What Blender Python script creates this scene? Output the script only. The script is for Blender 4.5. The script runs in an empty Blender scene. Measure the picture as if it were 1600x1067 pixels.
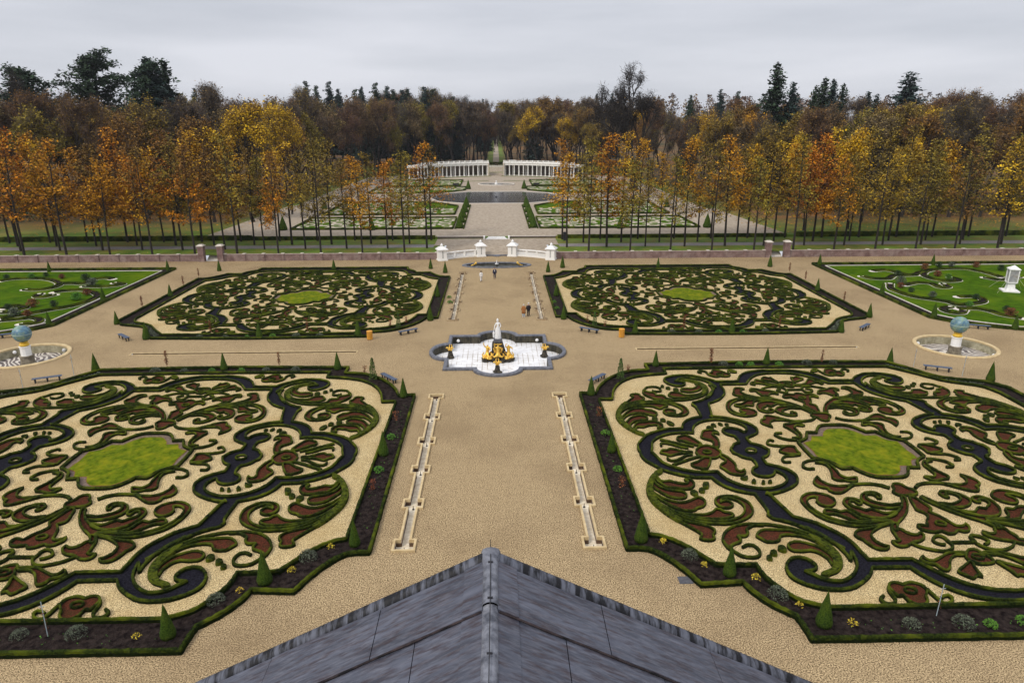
import bpy, bmesh, math, random
from mathutils import Vector, Matrix, noise
from mathutils.geometry import tessellate_polygon
random.seed(7)
sc = bpy.context.scene
# ---------------------------------------------------------------- camera
FPX = 1090.0
CX, PITCH, YAW, ROLL, CH = 0.086, 0.30717, 0.02107, -0.00347, 24.0
cp, sp, cy_, sy_, cr, sr = math.cos(PITCH), math.sin(PITCH), math.cos(YAW), math.sin(YAW), math.cos(ROLL), math.sin(ROLL)
FW = Vector((sy_*cp, cy_*cp, -sp)); RT0 = Vector((cy_, -sy_, 0)); UP0 = RT0.cross(FW)
RT = cr*RT0+sr*UP0; UPV = -sr*RT0+cr*UP0
cam_d = bpy.data.cameras.new('camera'); cam = bpy.data.objects.new('camera', cam_d)
sc.collection.objects.link(cam); sc.camera = cam
cam_d.sensor_width = 36; cam_d.lens = 36*FPX/1600; cam_d.clip_start = .2; cam_d.clip_end = 6000
cam.matrix_world = Matrix(((RT.x, UPV.x, -FW.x, CX), (RT.y, UPV.y, -FW.y, 0), (RT.z, UPV.z, -FW.z, CH), (0, 0, 0, 1)))
def proj(x, y, z=0.0):
    d = Vector((x-CX, y, z-CH)); c = d.dot(FW)
    if c < .5: return (-9999, -9999)
    return (800+FPX*d.dot(RT)/c, 533.5-FPX*d.dot(UPV)/c)
def seen(x, y, z=0.0, m=60):
    u, v = proj(x, y, z); return -m < u < 1600+m and -m < v < 1067+m
# ---------------------------------------------------------------- sky and light: an overcast afternoon
SUN_EL, SUN_AZ = math.radians(46), math.radians(-135)
W = bpy.data.worlds.new('World'); sc.world = W; W.use_nodes = True
nt = W.node_tree; N = nt.nodes; Lk = nt.links
for n in list(N): N.remove(n)
out = N.new('ShaderNodeOutputWorld'); bg = N.new('ShaderNodeBackground'); bg.inputs[1].default_value = 1.0
sky = N.new('ShaderNodeTexSky'); sky.sky_type = 'NISHITA'; sky.sun_disc = False
sky.sun_elevation = SUN_EL; sky.sun_rotation = SUN_AZ
skm = N.new('ShaderNodeVectorMath'); skm.operation = 'SCALE'; skm.inputs[3].default_value = .08
Lk.new(sky.outputs[0], skm.inputs[0])
tc = N.new('ShaderNodeTexCoord'); mp = N.new('ShaderNodeMapping'); mp.inputs['Scale'].default_value = (1, 1, 7)
no = N.new('ShaderNodeTexNoise'); no.inputs['Scale'].default_value = 1.9; no.inputs['Detail'].default_value = 6; no.inputs['Roughness'].default_value = .5
Lk.new(tc.outputs['Generated'], mp.inputs[0]); Lk.new(mp.outputs[0], no.inputs[0])
cr1 = N.new('ShaderNodeValToRGB'); cr1.color_ramp.elements[0].position = .34; cr1.color_ramp.elements[0].color = (.45, .47, .52, 1)
cr1.color_ramp.elements[1].position = .66; cr1.color_ramp.elements[1].color = (.61, .62, .67, 1)
Lk.new(no.outputs[0], cr1.inputs[0])
sx = N.new('ShaderNodeSeparateXYZ'); Lk.new(tc.outputs['Generated'], sx.inputs[0])
mr = N.new('ShaderNodeMapRange'); mr.inputs[1].default_value = .12; mr.inputs[2].default_value = .9; mr.inputs[3].default_value = 1; mr.inputs[4].default_value = 1.55
Lk.new(sx.outputs[2], mr.inputs[0])
# unseen sky behind the camera brightened slightly, added to light camera-facing whites
mb_ = N.new('ShaderNodeMapRange'); mb_.inputs[1].default_value = -.9; mb_.inputs[2].default_value = .55; mb_.inputs[3].default_value = 1.1; mb_.inputs[4].default_value = 1; Lk.new(sx.outputs[1], mb_.inputs[0])
mm_ = N.new('ShaderNodeMath'); mm_.operation = 'MULTIPLY'; Lk.new(mr.outputs[0], mm_.inputs[0]); Lk.new(mb_.outputs[0], mm_.inputs[1])
vm = N.new('ShaderNodeVectorMath'); vm.operation = 'SCALE'; Lk.new(cr1.outputs[0], vm.inputs[0]); Lk.new(mm_.outputs[0], vm.inputs[3])
mx = N.new('ShaderNodeMixRGB'); mx.inputs[0].default_value = .94; Lk.new(skm.outputs[0], mx.inputs[1]); Lk.new(vm.outputs[0], mx.inputs[2])
Lk.new(mx.outputs[0], bg.inputs[0]); Lk.new(bg.outputs[0], out.inputs[0])
sd = bpy.data.lights.new('sun', 'SUN'); sd.energy = 1.5; sd.angle = math.radians(16); sd.color = (1, .93, .83)
so = bpy.data.objects.new('sun', sd); sc.collection.objects.link(so)
sdir = Vector((math.sin(SUN_AZ)*math.cos(SUN_EL), math.cos(SUN_AZ)*math.cos(SUN_EL), math.sin(SUN_EL)))
so.rotation_euler = sdir.to_track_quat('Z', 'Y').to_euler(); so.location = (0, 60, 80)
sc.view_settings.view_transform = 'Standard'; sc.view_settings.look = 'None'; sc.view_settings.exposure = 0.34; sc.view_settings.gamma = 1.0
sc.cycles.max_bounces = 4; sc.cycles.diffuse_bounces = 2; sc.cycles.glossy_bounces = 2; sc.cycles.transparent_max_bounces = 4
# ---------------------------------------------------------------- helpers
LINK = sc.collection.objects.link
def tag(o, label=None, cat=None, group=None, kind=None):
    if label: o['label'] = label
    if cat: o['category'] = cat
    if group: o['group'] = group
    if kind: o['kind'] = kind
    return o
def empty(name, loc=(0, 0, 0), rz=0.0, label=None, cat=None, group=None, scale=None):
    o = bpy.data.objects.new(name, None); o.empty_display_size = .3; LINK(o)
    o.location = loc; o.rotation_euler = (0, 0, rz)
    if scale: o.scale = scale
    return tag(o, label, cat, group)
def put(name, mesh, parent=None, loc=(0, 0, 0), rz=0.0):
    o = bpy.data.objects.new(name, mesh); LINK(o); o.location = loc; o.rotation_euler = (0, 0, rz)
    if parent: o.parent = parent
    return o
class MB:
    def __init__(s): s.v = []; s.f = []; s.m = []
    def add(s, v, f, m=0):
        b = len(s.v); s.v += [tuple(p) for p in v]; s.f += [tuple(i+b for i in q) for q in f]; s.m += [m]*len(f)
    def box(s, c, d, m=0, rz=0.0, taper=1.0):
        x, y, z = c; a, b, h = d[0]/2, d[1]/2, d[2]; ca, sa = math.cos(rz), math.sin(rz); P = []
        for zz, t in ((0, 1), (h, taper)):
            for i, j in ((-a, -b), (a, -b), (a, b), (-a, b)):
                i *= t; j *= t; P.append((x+i*ca-j*sa, y+i*sa+j*ca, z+zz))
        s.add(P, [(3, 2, 1, 0), (4, 5, 6, 7), (0, 1, 5, 4), (1, 2, 6, 5), (2, 3, 7, 6), (3, 0, 4, 7)], m)
    def tube(s, pts, rad, n=6, m=0, cap=True):
        P = []; pts = [Vector(p) for p in pts]; F = []
        for i, p in enumerate(pts):
            t = (pts[min(i+1, len(pts)-1)]-pts[max(i-1, 0)]).normalized()
            a = t.orthogonal().normalized() if i == 0 else (a-t*a.dot(t)).normalized()
            b = t.cross(a); r = rad[i] if hasattr(rad, '__len__') else rad
            for k in range(n):
                an = 2*math.pi*k/n; P.append(p+(a*math.cos(an)+b*math.sin(an))*r)
        for i in range(len(pts)-1):
            for k in range(n):
                F.append((i*n+k, i*n+(k+1) % n, (i+1)*n+(k+1) % n, (i+1)*n+k))
        if cap: F.append(tuple(range(n-1, -1, -1))); F.append(tuple((len(pts)-1)*n+k for k in range(n)))
        s.add(P, F, m)
    def lathe(s, prof, n=16, c=(0, 0, 0), m=0, jit=0.0, sxy=(1, 1)):
        P = []; F = []
        for r, z in prof:
            for k in range(n):
                a = 2*math.pi*k/n; rr = r+(random.uniform(-jit, jit) if r > .05 else 0)
                P.append((c[0]+rr*math.cos(a)*sxy[0], c[1]+rr*math.sin(a)*sxy[1], c[2]+z))
        for i in range(len(prof)-1):
            for k in range(n): F.append((i*n+k, i*n+(k+1) % n, (i+1)*n+(k+1) % n, (i+1)*n+k))
        F.append(tuple(range(n-1, -1, -1))); F.append(tuple((len(prof)-1)*n+k for k in range(n)))
        s.add(P, F, m)
    def poly(s, pts, z, m=0, holes=()):
        loops = [[Vector((p[0], p[1], 0)) for p in pts]]+[[Vector((p[0], p[1], 0)) for p in h] for h in holes]
        V_ = [(p.x, p.y, z) for l in loops for p in l]
        T = tessellate_polygon(loops); F = []
        for t in T:
            a, b, c = [Vector(V_[i]) for i in t]
            F.append(t if (b-a).cross(c-a).z > 0 else (t[0], t[2], t[1]))
        s.add(V_, F, m)
    def leaf(s, p, size, m=0, flat=.5, asp=.6):
        n = Vector((random.gauss(0, 1)*(1-flat), random.gauss(0, 1)*(1-flat), 1 if random.random() < .5+flat/2 else random.gauss(0, .6))).normalized()
        a = n.orthogonal().normalized(); a.rotate(Matrix.Rotation(random.uniform(0, 6.28), 3, n)); b = n.cross(a)*asp
        p = Vector(p); s.add([p-a*size, p-b*size, p+a*size, p+b*size], [(0, 1, 2, 3)], m)
    def mesh(s, name, mats, smooth=False):
        me = bpy.data.meshes.new(name); me.from_pydata(s.v, [], s.f)
        for m in (mats if isinstance(mats, (list, tuple)) else [mats]): me.materials.append(m)
        me.polygons.foreach_set('material_index', s.m)
        if smooth: me.polygons.foreach_set('use_smooth', [True]*len(s.f))
        me.update(); return me
    def build(s, name, mats, parent=None, loc=(0, 0, 0), rz=0.0, smooth=False):
        return put(name, s.mesh(name, mats, smooth), parent, loc, rz)
def smooth_line(pts, closed, step=.16):
    """Catmull-Rom through pts; a third element marks a sharp corner."""
    P = [(p[0], p[1]) for p in pts]; K = [len(p) > 2 for p in pts]; n = len(P)
    q = []
    segs = n if closed else n-1
    for i in range(segs):
        p1, p2 = P[i], P[(i+1) % n]
        p0 = P[(i-1) % n] if (closed or i > 0) and not K[i] else (2*p1[0]-p2[0], 2*p1[1]-p2[1])
        p3 = P[(i+2) % n] if (closed or i+2 < n) and not K[(i+1) % n] else (2*p2[0]-p1[0], 2*p2[1]-p1[1])
        d = math.dist(p1, p2); k = max(1, int(d/step+.5))
        for j in range(k):
            t = j/k; t2 = t*t; t3 = t2*t
            q.append(tuple(.5*(2*p1[c]+(p2[c]-p0[c])*t+(2*p0[c]-5*p1[c]+4*p2[c]-p3[c])*t2+(3*p1[c]-p0[c]-3*p2[c]+p3[c])*t3) for c in (0, 1)))
    if not closed: q.append(P[-1])
    return q
def hedge(mb, pts, w=.2, h=.3, closed=False, z=0.0, m=0, j=.014, raw=False, step=.16, jh=None, sm=0):
    MI = []
    q = pts if raw else smooth_line(pts, closed, step); n = len(q)
    if n < 2: return
    prof = ((-.5, -.02), (-.52, .62), (-.36, 1), (.36, 1), (.52, .62), (.5, -.02)); V_ = []; F = []; R_ = random.uniform
    jh = j if jh is None else jh
    for i, p in enumerate(q):
        a = q[(i-1) % n] if closed or i else q[0]; b = q[(i+1) % n] if closed or i < n-1 else q[-1]
        dx, dy = b[0]-a[0], b[1]-a[1]; l = math.hypot(dx, dy) or 1; nx, ny = -dy/l, dx/l
        for o, t in prof: V_.append((p[0]+nx*o*w+R_(-j, j), p[1]+ny*o*w+R_(-j, j), z+t*h+(R_(-jh, jh) if t > .5 else 0)))
    for i in range(n if closed else n-1):
        k = (i+1) % n
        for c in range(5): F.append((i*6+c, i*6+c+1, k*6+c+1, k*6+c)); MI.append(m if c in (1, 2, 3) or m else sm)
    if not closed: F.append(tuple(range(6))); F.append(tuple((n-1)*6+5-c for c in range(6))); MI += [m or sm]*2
    mb.add(V_, F, m); mb.m[-len(F):] = MI
def solid(mb, pts, h=.33, m=0):
    q = smooth_line(pts, True, .14); n = len(q)
    cx = sum(p[0] for p in q)/n; cy = sum(p[1] for p in q)/n
    mb.poly(q, h, m); V_ = []
    for p in q:
        V_.append((p[0]+random.uniform(-.015, .015), p[1]+random.uniform(-.015, .015), 0)); V_.append((p[0], p[1], h))
    mb.add(V_, [(i*2, ((i+1) % n)*2, ((i+1) % n)*2+1, i*2+1) for i in range(n)], m)
    hedge(mb, q, .1, h+.012, True, raw=True, m=m)
def offset(pts, d, closed=False):
    n = len(pts); o = []
    for i, p in enumerate(pts):
        a = pts[(i-1) % n] if closed or i else pts[0]; b = pts[(i+1) % n] if closed or i < n-1 else pts[-1]
        dx, dy = b[0]-a[0], b[1]-a[1]; l = math.hypot(dx, dy) or 1
        o.append((p[0]-dy/l*d, p[1]+dx/l*d))
    return o
def ribbon(mb, pts, w, z, m=0):
    a = offset(pts, w/2); b = offset(pts, -w/2); n = len(pts)
    mb.add([(p[0], p[1], z) for p in a]+[(p[0], p[1], z) for p in b], [(i+n, i+1+n, i+1, i) for i in range(n-1)], m)
# ---------------------------------------------------------------- materials
def mat(name, c1, c2=None, scale=5.0, rough=.9, detail=4, bump=0.0, bscale=None, lo=.35, hi=.65, c3=None, s3=.5, f3=.5, metal=0.0, spec=.3, island=0.0, stretch=None, bdist=.05, c4=None, s4=60, f4=.5):
    m = bpy.data.materials.new(name); m.use_nodes = True; t = m.node_tree; n = t.nodes; L = t.links
    b = n['Principled BSDF']; b.inputs['Roughness'].default_value = rough; b.inputs['Metallic'].default_value = metal
    b.inputs['Specular IOR Level'].default_value = spec
    tc = n.new('ShaderNodeTexCoord'); co = tc.outputs['Object']
    if stretch:
        mp = n.new('ShaderNodeMapping'); mp.inputs['Scale'].default_value = stretch; L.new(co, mp.inputs[0]); co = mp.outputs[0]
    def nz(sc_, det=detail, rg=.6):
        x = n.new('ShaderNodeTexNoise'); x.inputs['Scale'].default_value = sc_; x.inputs['Detail'].default_value = det; x.inputs['Roughness'].default_value = rg
        L.new(co, x.inputs['Vector']); return x
    col = None
    if c2 is not None:
        r = n.new('ShaderNodeValToRGB'); r.color_ramp.elements[0].position = lo; r.color_ramp.elements[1].position = hi
        r.color_ramp.elements[0].color = (*c1, 1); r.color_ramp.elements[1].color = (*c2, 1)
        L.new(nz(scale).outputs[0], r.inputs[0]); col = r.outputs[0]
    else:
        rgb = n.new('ShaderNodeRGB'); rgb.outputs[0].default_value = (*c1, 1); col = rgb.outputs[0]
    for cc, ss, ff in ((c3, s3, f3), (c4, s4, f4)):
        if cc is None: continue
        r = n.new('ShaderNodeMapRange'); r.inputs[1].default_value = .45; r.inputs[2].default_value = .68; r.inputs[4].default_value = ff
        L.new(nz(ss, 3).outputs[0], r.inputs[0]); x = n.new('ShaderNodeMixRGB'); L.new(r.outputs[0], x.inputs[0]); L.new(col, x.inputs[1]); x.inputs[2].default_value = (*cc, 1); col = x.outputs[0]
    if island:
        g = n.new('ShaderNodeNewGeometry'); h = n.new('ShaderNodeHueSaturation'); r = n.new('ShaderNodeMapRange')
        r.inputs[3].default_value = 1-island; r.inputs[4].default_value = 1+island; L.new(g.outputs['Random Per Island'], r.inputs[0])
        L.new(r.outputs[0], h.inputs['Value']); L.new(col, h.inputs['Color'])
        r2 = n.new('ShaderNodeMapRange'); r2.inputs[3].default_value = .5-island*.015; r2.inputs[4].default_value = .5+island*.03
        oi = n.new('ShaderNodeObjectInfo'); L.new(oi.outputs['Random'], r2.inputs[0]); L.new(r2.outputs[0], h.inputs['Hue']); col = h.outputs[0]
    L.new(col, b.inputs['Base Color'])
    if bump:
        bn = n.new('ShaderNodeBump'); bn.inputs['Strength'].default_value = bump; bn.inputs['Distance'].default_value = bdist
        L.new(nz(bscale or scale*3, 3).outputs[0], bn.inputs['Height']); L.new(bn.outputs[0], b.inputs['Normal'])
    return m
M = {}
M['path'] = mat('path_gravel', (.028, .017, .007), (.66, .49, .275), 15, bump=.45, bscale=18, lo=.36, hi=.63, detail=4, c3=(.16, .108, .06), s3=.13, f3=.38, c4=(.15, .10, .055), s4=2.2, f4=.25, spec=.04)
M['pgravel'] = mat('parterre_gravel', (.040, .025, .008), (.80, .625, .335), 15, bump=.45, bscale=18, lo=.34, hi=.60, detail=4, c3=(.36, .24, .09), s3=.25, f3=.5, c4=(.26, .17, .07), s4=2.6, f4=.3, spec=.04)
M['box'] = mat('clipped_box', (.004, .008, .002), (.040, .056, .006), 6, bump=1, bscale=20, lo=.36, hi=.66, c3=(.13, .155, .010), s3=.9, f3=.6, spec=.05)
M['box_shade'] = mat('shaded_box_sides', (.003, .006, .0015), (.013, .020, .004), 8, bump=1, bscale=20, lo=.3, hi=.7, spec=.04)  # deeper leaf green, with the shading of the hedge sides painted in
M['boxd'] = mat('border_box', (.004, .009, .002), (.036, .053, .006), 6, bump=1, bscale=20, lo=.36, hi=.66, c3=(.15, .175, .010), s3=.5, f3=.6, spec=.05)
M['mossbox'] = mat('mossy_box', (.007, .012, .002), (.075, .095, .009), 4.5, bump=1, bscale=18, spec=.05, lo=.38, hi=.66, c3=(.15, .165, .012), s3=1.4, f3=.45)
M['yew'] = mat('clipped_yew', (.016, .036, .006), (.060, .100, .012), 14, bump=1, bscale=30, spec=.05, c3=(.09, .12, .014), s3=1.8, f3=.45)
M['red'] = mat('red_gravel', (.012, .005, .003), (.145, .042, .022), 14, bump=.4, bscale=20, detail=4, lo=.3, hi=.70, c3=(.03, .028, .008), s3=2.4, f3=.6, spec=.04)
M['black'] = mat('slate_gravel', (.003, .003, .004), (.026, .025, .036), 9, bump=.5, bscale=14, detail=6, lo=.3, hi=.78, spec=.04)
M['soil'] = mat('border_soil', (.006, .004, .004), (.040, .029, .025), 3, bump=1, bscale=9, detail=8, bdist=.12, spec=.04)
M['lawn'] = mat('lawn_grass', (.036, .070, .002), (.155, .195, .007), 2.2, bump=.6, bscale=20, detail=9, c3=(.26, .24, .010), s3=.9, f3=.6, lo=.3, hi=.7, spec=.04)
M['lawn2'] = mat('bright_lawn_grass', (.024, .062, .001), (.064, .130, .002), .9, bump=.4, bscale=15, detail=8, c3=(.12, .17, .004), s3=.18, f3=.6, lo=.3, hi=.7, spec=.03)
M['edge'] = mat('pale_stone_edge', (.55, .50, .43), (.72, .66, .58), 4)
M['sand'] = mat('sandstone', (.50, .37, .19), (.68, .54, .31), 3, bump=.2, bscale=12, c3=(.30, .21, .10), s3=1.5, f3=.5)
M['sandin'] = mat('sandstone_channel_floor', (.62, .52, .37), (.90, .82, .66), 2.5, c3=(.50, .42, .28), s3=1.1, f3=.35)
M['coping_brown'] = mat('brown_coping', (.12, .07, .035), (.50, .38, .22), 1.6, detail=6)  # mottled, darker brown than the near coping; used on the far channels
M['deepbrown'] = mat('dark_brown_stone', (.06, .035, .02), (.16, .10, .06), 3)  # dark brown all over, for channel walls and rills
M['blue'] = mat('blue_grey_stone', (.085, .09, .105), (.17, .175, .20), 3, rough=.55, bump=.15, bscale=15)
M['dark'] = mat('algae_dark_stone', (.012, .012, .008), (.08, .07, .045), 3, rough=.7, stretch=(1, 1, .4))
M['white'] = mat('white_painted_stone', (.80, .78, .73), (.90, .89, .86), 1.5, rough=.7, c3=(.60, .56, .48), s3=.8, f3=.3)
M['marble'] = mat('white_marble', (.72, .71, .68), (.85, .84, .82), 3, rough=.5)
M['gold'] = mat('gilding', (.62, .33, .035), (.95, .64, .14), 6, rough=.38, metal=.55, bump=.4, bscale=20)
M['goldd'] = mat('gold_paint', (.62, .38, .03), (.80, .52, .06), 6, rough=.45)
M['rock'] = mat('dark_rockwork', (.012, .011, .010), (.10, .085, .06), 4, bump=1, bscale=7, bdist=.2)
M['bench'] = mat('blue_painted_wood', (.045, .065, .105), (.085, .11, .165), 5, rough=.5)
M['benchleg'] = mat('dark_iron', (.012, .012, .014), (.03, .03, .035), 5, rough=.6)
M['orange'] = mat('orange_wood', (.55, .24, .03), (.72, .36, .05), 6, rough=.6)
M['bark'] = mat('dark_bark', (.012, .010, .008), (.045, .036, .028), 6, bump=.6)
M['bark2'] = mat('grey_brown_bark', (.016, .013, .011), (.055, .044, .035), 4, bump=.5)
M['twig'] = mat('bare_twigs', (.050, .038, .031), (.135, .105, .084), .35, island=.6, lo=.3, hi=.7)
M['twigr'] = mat('reddish_twigs', (.070, .038, .028), (.16, .090, .060), .35, island=.6)
M['l_orange'] = mat('orange_leaves', (.26, .100, .006), (.60, .255, .010), .5, island=.7)
M['l_gold'] = mat('golden_leaves', (.32, .16, .008), (.66, .37, .014), .4, island=.65)
M['l_rust'] = mat('rusty_brown_leaves', (.13, .062, .014), (.26, .135, .022), .4, island=.6)
M['l_olive'] = mat('olive_leaves', (.14, .10, .014), (.32, .22, .024), .4, island=.6)
M['l_dun'] = mat('dun_brown_leaves', (.095, .062, .030), (.23, .145, .055), .4, island=.55)
M['needle'] = mat('dark_needles', (.014, .032, .016), (.042, .070, .032), .6, island=.5)
M['needleb'] = mat('blue_green_needles', (.018, .036, .030), (.045, .075, .06), .6, island=.5)
M['b_grey'] = mat('grey_green_leaves', (.045, .055, .035), (.13, .15, .10), 6, island=.5)
M['b_green'] = mat('fresh_green_leaves', (.05, .13, .015), (.12, .27, .03), 6, island=.4)
M['b_yellow'] = mat('yellow_leaves', (.45, .32, .03), (.65, .48, .05), 6, island=.4)
M['b_brown'] = mat('withered_leaves', (.08, .025, .012), (.24, .08, .028), 6, island=.5)
M['b_dark'] = mat('dark_evergreen_leaves', (.015, .035, .010), (.045, .08, .02), 6, island=.5)
M['pale'] = mat('galvanised_stake', (.38, .45, .48), rough=.5)
M['brick'] = None
M['water'] = mat('pond_water', (.075, .075, .075), rough=.12, spec=.8, bump=.25, bscale=1.5)
M['water2'] = mat('basin_water', (.05, .055, .05), (.16, .16, .15), 1.5, rough=.08, spec=.6)
M['asphalt'] = mat('grey_road', (.17, .155, .155), (.27, .25, .25), 3, c3=(.3, .25, .2), s3=.4, f3=.4)
M['ugravel'] = mat('upper_garden_gravel', (.27, .215, .155), (.42, .35, .265), 1.6, detail=7)
M['pale_gravel'] = mat('pale_scroll_gravel', (.42, .36, .27), (.58, .51, .40), 2)
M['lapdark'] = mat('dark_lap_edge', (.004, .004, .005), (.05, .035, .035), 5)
M['slab'] = mat('dark_slab', (.07, .07, .08), (.11, .11, .12), 5)
M['cream'] = mat('cream_render', (.50, .43, .34), (.62, .54, .44), .8)
M['shade'] = mat('brown_back_wall', (.10, .08, .065), (.16, .13, .105), 1)
def brick_mat():
    m = mat('pinkish_brick', (.14, .085, .075), (.25, .165, .145), 1.2, c3=(.34, .27, .235), s3=.7, f3=.5)
    t = m.node_tree; n = t.nodes; b = n['Principled BSDF']; src = b.inputs['Base Color'].links[0].from_socket
    tc = n.new('ShaderNodeTexCoord'); mp = n.new('ShaderNodeMapping'); mp.inputs['Rotation'].default_value = (math.pi/2, 0, 0)
    br = n.new('ShaderNodeTexBrick'); br.inputs['Scale'].default_value = 3.2; br.inputs['Mortar Size'].default_value = .03
    br.inputs['Color1'].default_value = (1, 1, 1, 1); br.inputs['Color2'].default_value = (.75, .7, .7, 1); br.inputs['Mortar'].default_value = (1.3, 1.4, 1.4, 1)
    t.links.new(tc.outputs['Object'], mp.inputs[0]); t.links.new(mp.outputs[0], br.inputs[0])
    x = n.new('ShaderNodeMixRGB'); x.blend_type = 'MULTIPLY'; x.inputs[0].default_value = 1
    t.links.new(src, x.inputs[1]); t.links.new(br.outputs[0], x.inputs[2]); t.links.new(x.outputs[0], b.inputs['Base Color']); return m
M['brick'] = brick_mat()
def tile_mat():
    m = mat('white_glazed_tiles', (.74, .73, .72), (.88, .88, .88), 1.2, rough=.35)
    t = m.node_tree; n = t.nodes; L = t.links; b = n['Principled BSDF']; src = b.inputs['Base Color'].links[0].from_socket
    tc = n.new('ShaderNodeTexCoord')
    br = n.new('ShaderNodeTexBrick'); br.offset = 0; br.inputs['Scale'].default_value = 1.0; br.inputs['Mortar Size'].default_value = .045; br.inputs['Mortar Smooth'].default_value = .6
    br.inputs['Brick Width'].default_value = .55; br.inputs['Row Height'].default_value = .55
    L.new(tc.outputs['Object'], br.inputs[0])
    no = n.new('ShaderNodeTexNoise'); no.inputs['Scale'].default_value = .42; no.inputs['Detail'].default_value = 5; L.new(tc.outputs['Object'], no.inputs[0])
    mr = n.new('ShaderNodeMapRange'); mr.inputs[1].default_value = .40; mr.inputs[2].default_value = .56; L.new(no.outputs[0], mr.inputs[0])
    mm = n.new('ShaderNodeMath'); mm.operation = 'MULTIPLY'; L.new(br.outputs['Fac'], mm.inputs[0]); L.new(mr.outputs[0], mm.inputs[1])
    x = n.new('ShaderNodeMixRGB'); L.new(mm.outputs[0], x.inputs[0]); L.new(src, x.inputs[1]); x.inputs[2].default_value = (.30, .24, .16, 1)
    no2 = n.new('ShaderNodeTexNoise'); no2.inputs['Scale'].default_value = 1.7; no2.inputs['Detail'].default_value = 8; L.new(tc.outputs['Object'], no2.inputs[0])
    m2 = n.new('ShaderNodeMapRange'); m2.inputs[1].default_value = .6; m2.inputs[2].default_value = .72; m2.inputs[4].default_value = .5; L.new(no2.outputs[0], m2.inputs[0])
    y = n.new('ShaderNodeMixRGB'); L.new(m2.outputs[0], y.inputs[0]); L.new(x.outputs[0], y.inputs[1]); y.inputs[2].default_value = (.34, .27, .18, 1)
    L.new(y.outputs[0], b.inputs['Base Color']); return m
M['tile'] = tile_mat()
def mosaic_mat():
    m = mat('pebble_mosaic', (.5, .5, .5)); t = m.node_tree; n = t.nodes; L = t.links; b = n['Principled BSDF']
    tc = n.new('ShaderNodeTexCoord')
    w = n.new('ShaderNodeTexWave'); w.bands_direction = 'DIAGONAL'; w.inputs['Scale'].default_value = .75; w.inputs['Distortion'].default_value = 14; w.inputs['Detail'].default_value = .5; w.inputs['Detail Scale'].default_value = .8
    L.new(tc.outputs['Object'], w.inputs[0]); r = n.new('ShaderNodeValToRGB'); e = r.color_ramp.elements
    e[0].position = .50; e[0].color = (.15, .125, .115, 1); e[1].position = .72; e[1].color = (.62, .57, .49, 1)
    L.new(w.outputs[0], r.inputs[0])
    v = n.new('ShaderNodeTexNoise'); v.inputs['Scale'].default_value = 9; v.inputs['Detail'].default_value = 6; L.new(tc.outputs['Object'], v.inputs[0])
    x = n.new('ShaderNodeMixRGB'); x.blend_type = 'OVERLAY'; x.inputs[0].default_value = .7; L.new(r.outputs[0], x.inputs[1]); L.new(v.outputs[0], x.inputs[2])
    L.new(x.outputs[0], b.inputs['Base Color']); return m
M['mosaic'] = mosaic_mat()
M['globe'] = mat('painted_globe', (.055, .13, .20), (.13, .27, .34), 1.3, rough=.35, spec=.4, c3=(.34, .42, .16), s3=1.1, f3=.8, c4=(.04, .07, .12), s4=3.0, f4=.5)
M['lead'] = mat('weathered_lead', (.030, .033, .048), (.092, .099, .130), 1.3, rough=.5, spec=.4, bump=.35, bscale=2, detail=9, stretch=(.55, 3.4, 1), c3=(.030, .014, .015), s3=4.5, f3=.8, c4=(.20, .205, .24), s4=7, f4=.3)
M['leadv'] = mat('streaked_lead', (.004, .004, .006), (.105, .112, .14), 3.6, rough=.55, spec=.3, detail=8, stretch=(2.6, .5, .5), bump=.25, lo=.44, hi=.60)
M['leadr'] = mat('blotched_lead', (.05, .054, .070), (.20, .208, .24), 6, rough=.5, spec=.4, detail=5, bump=.25)
M['brown'] = mat('chestnut', (.22, .09, .03)); M['navy'] = mat('navy_cloth', (.012, .016, .045)); M['blackc'] = mat('black_cloth', (.015, .013, .017)); M['whitec'] = mat('white_cloth', (.72, .70, .66))
M['tan'] = mat('rust_brown_coat', (.26, .105, .035), (.36, .16, .05), 8); M['jean'] = mat('pale_jeans', (.35, .45, .55)); M['skin'] = mat('skin', (.48, .30, .22), rough=.6)
M['hairg'] = mat('grey_hair', (.55, .53, .5)); M['hairb'] = mat('brown_hair', (.06, .04, .025)); M['shoe'] = mat('brown_shoes', (.12, .06, .03)); M['shoew'] = mat('white_shoes', (.7, .7, .72))
M['litter'] = None
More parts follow.
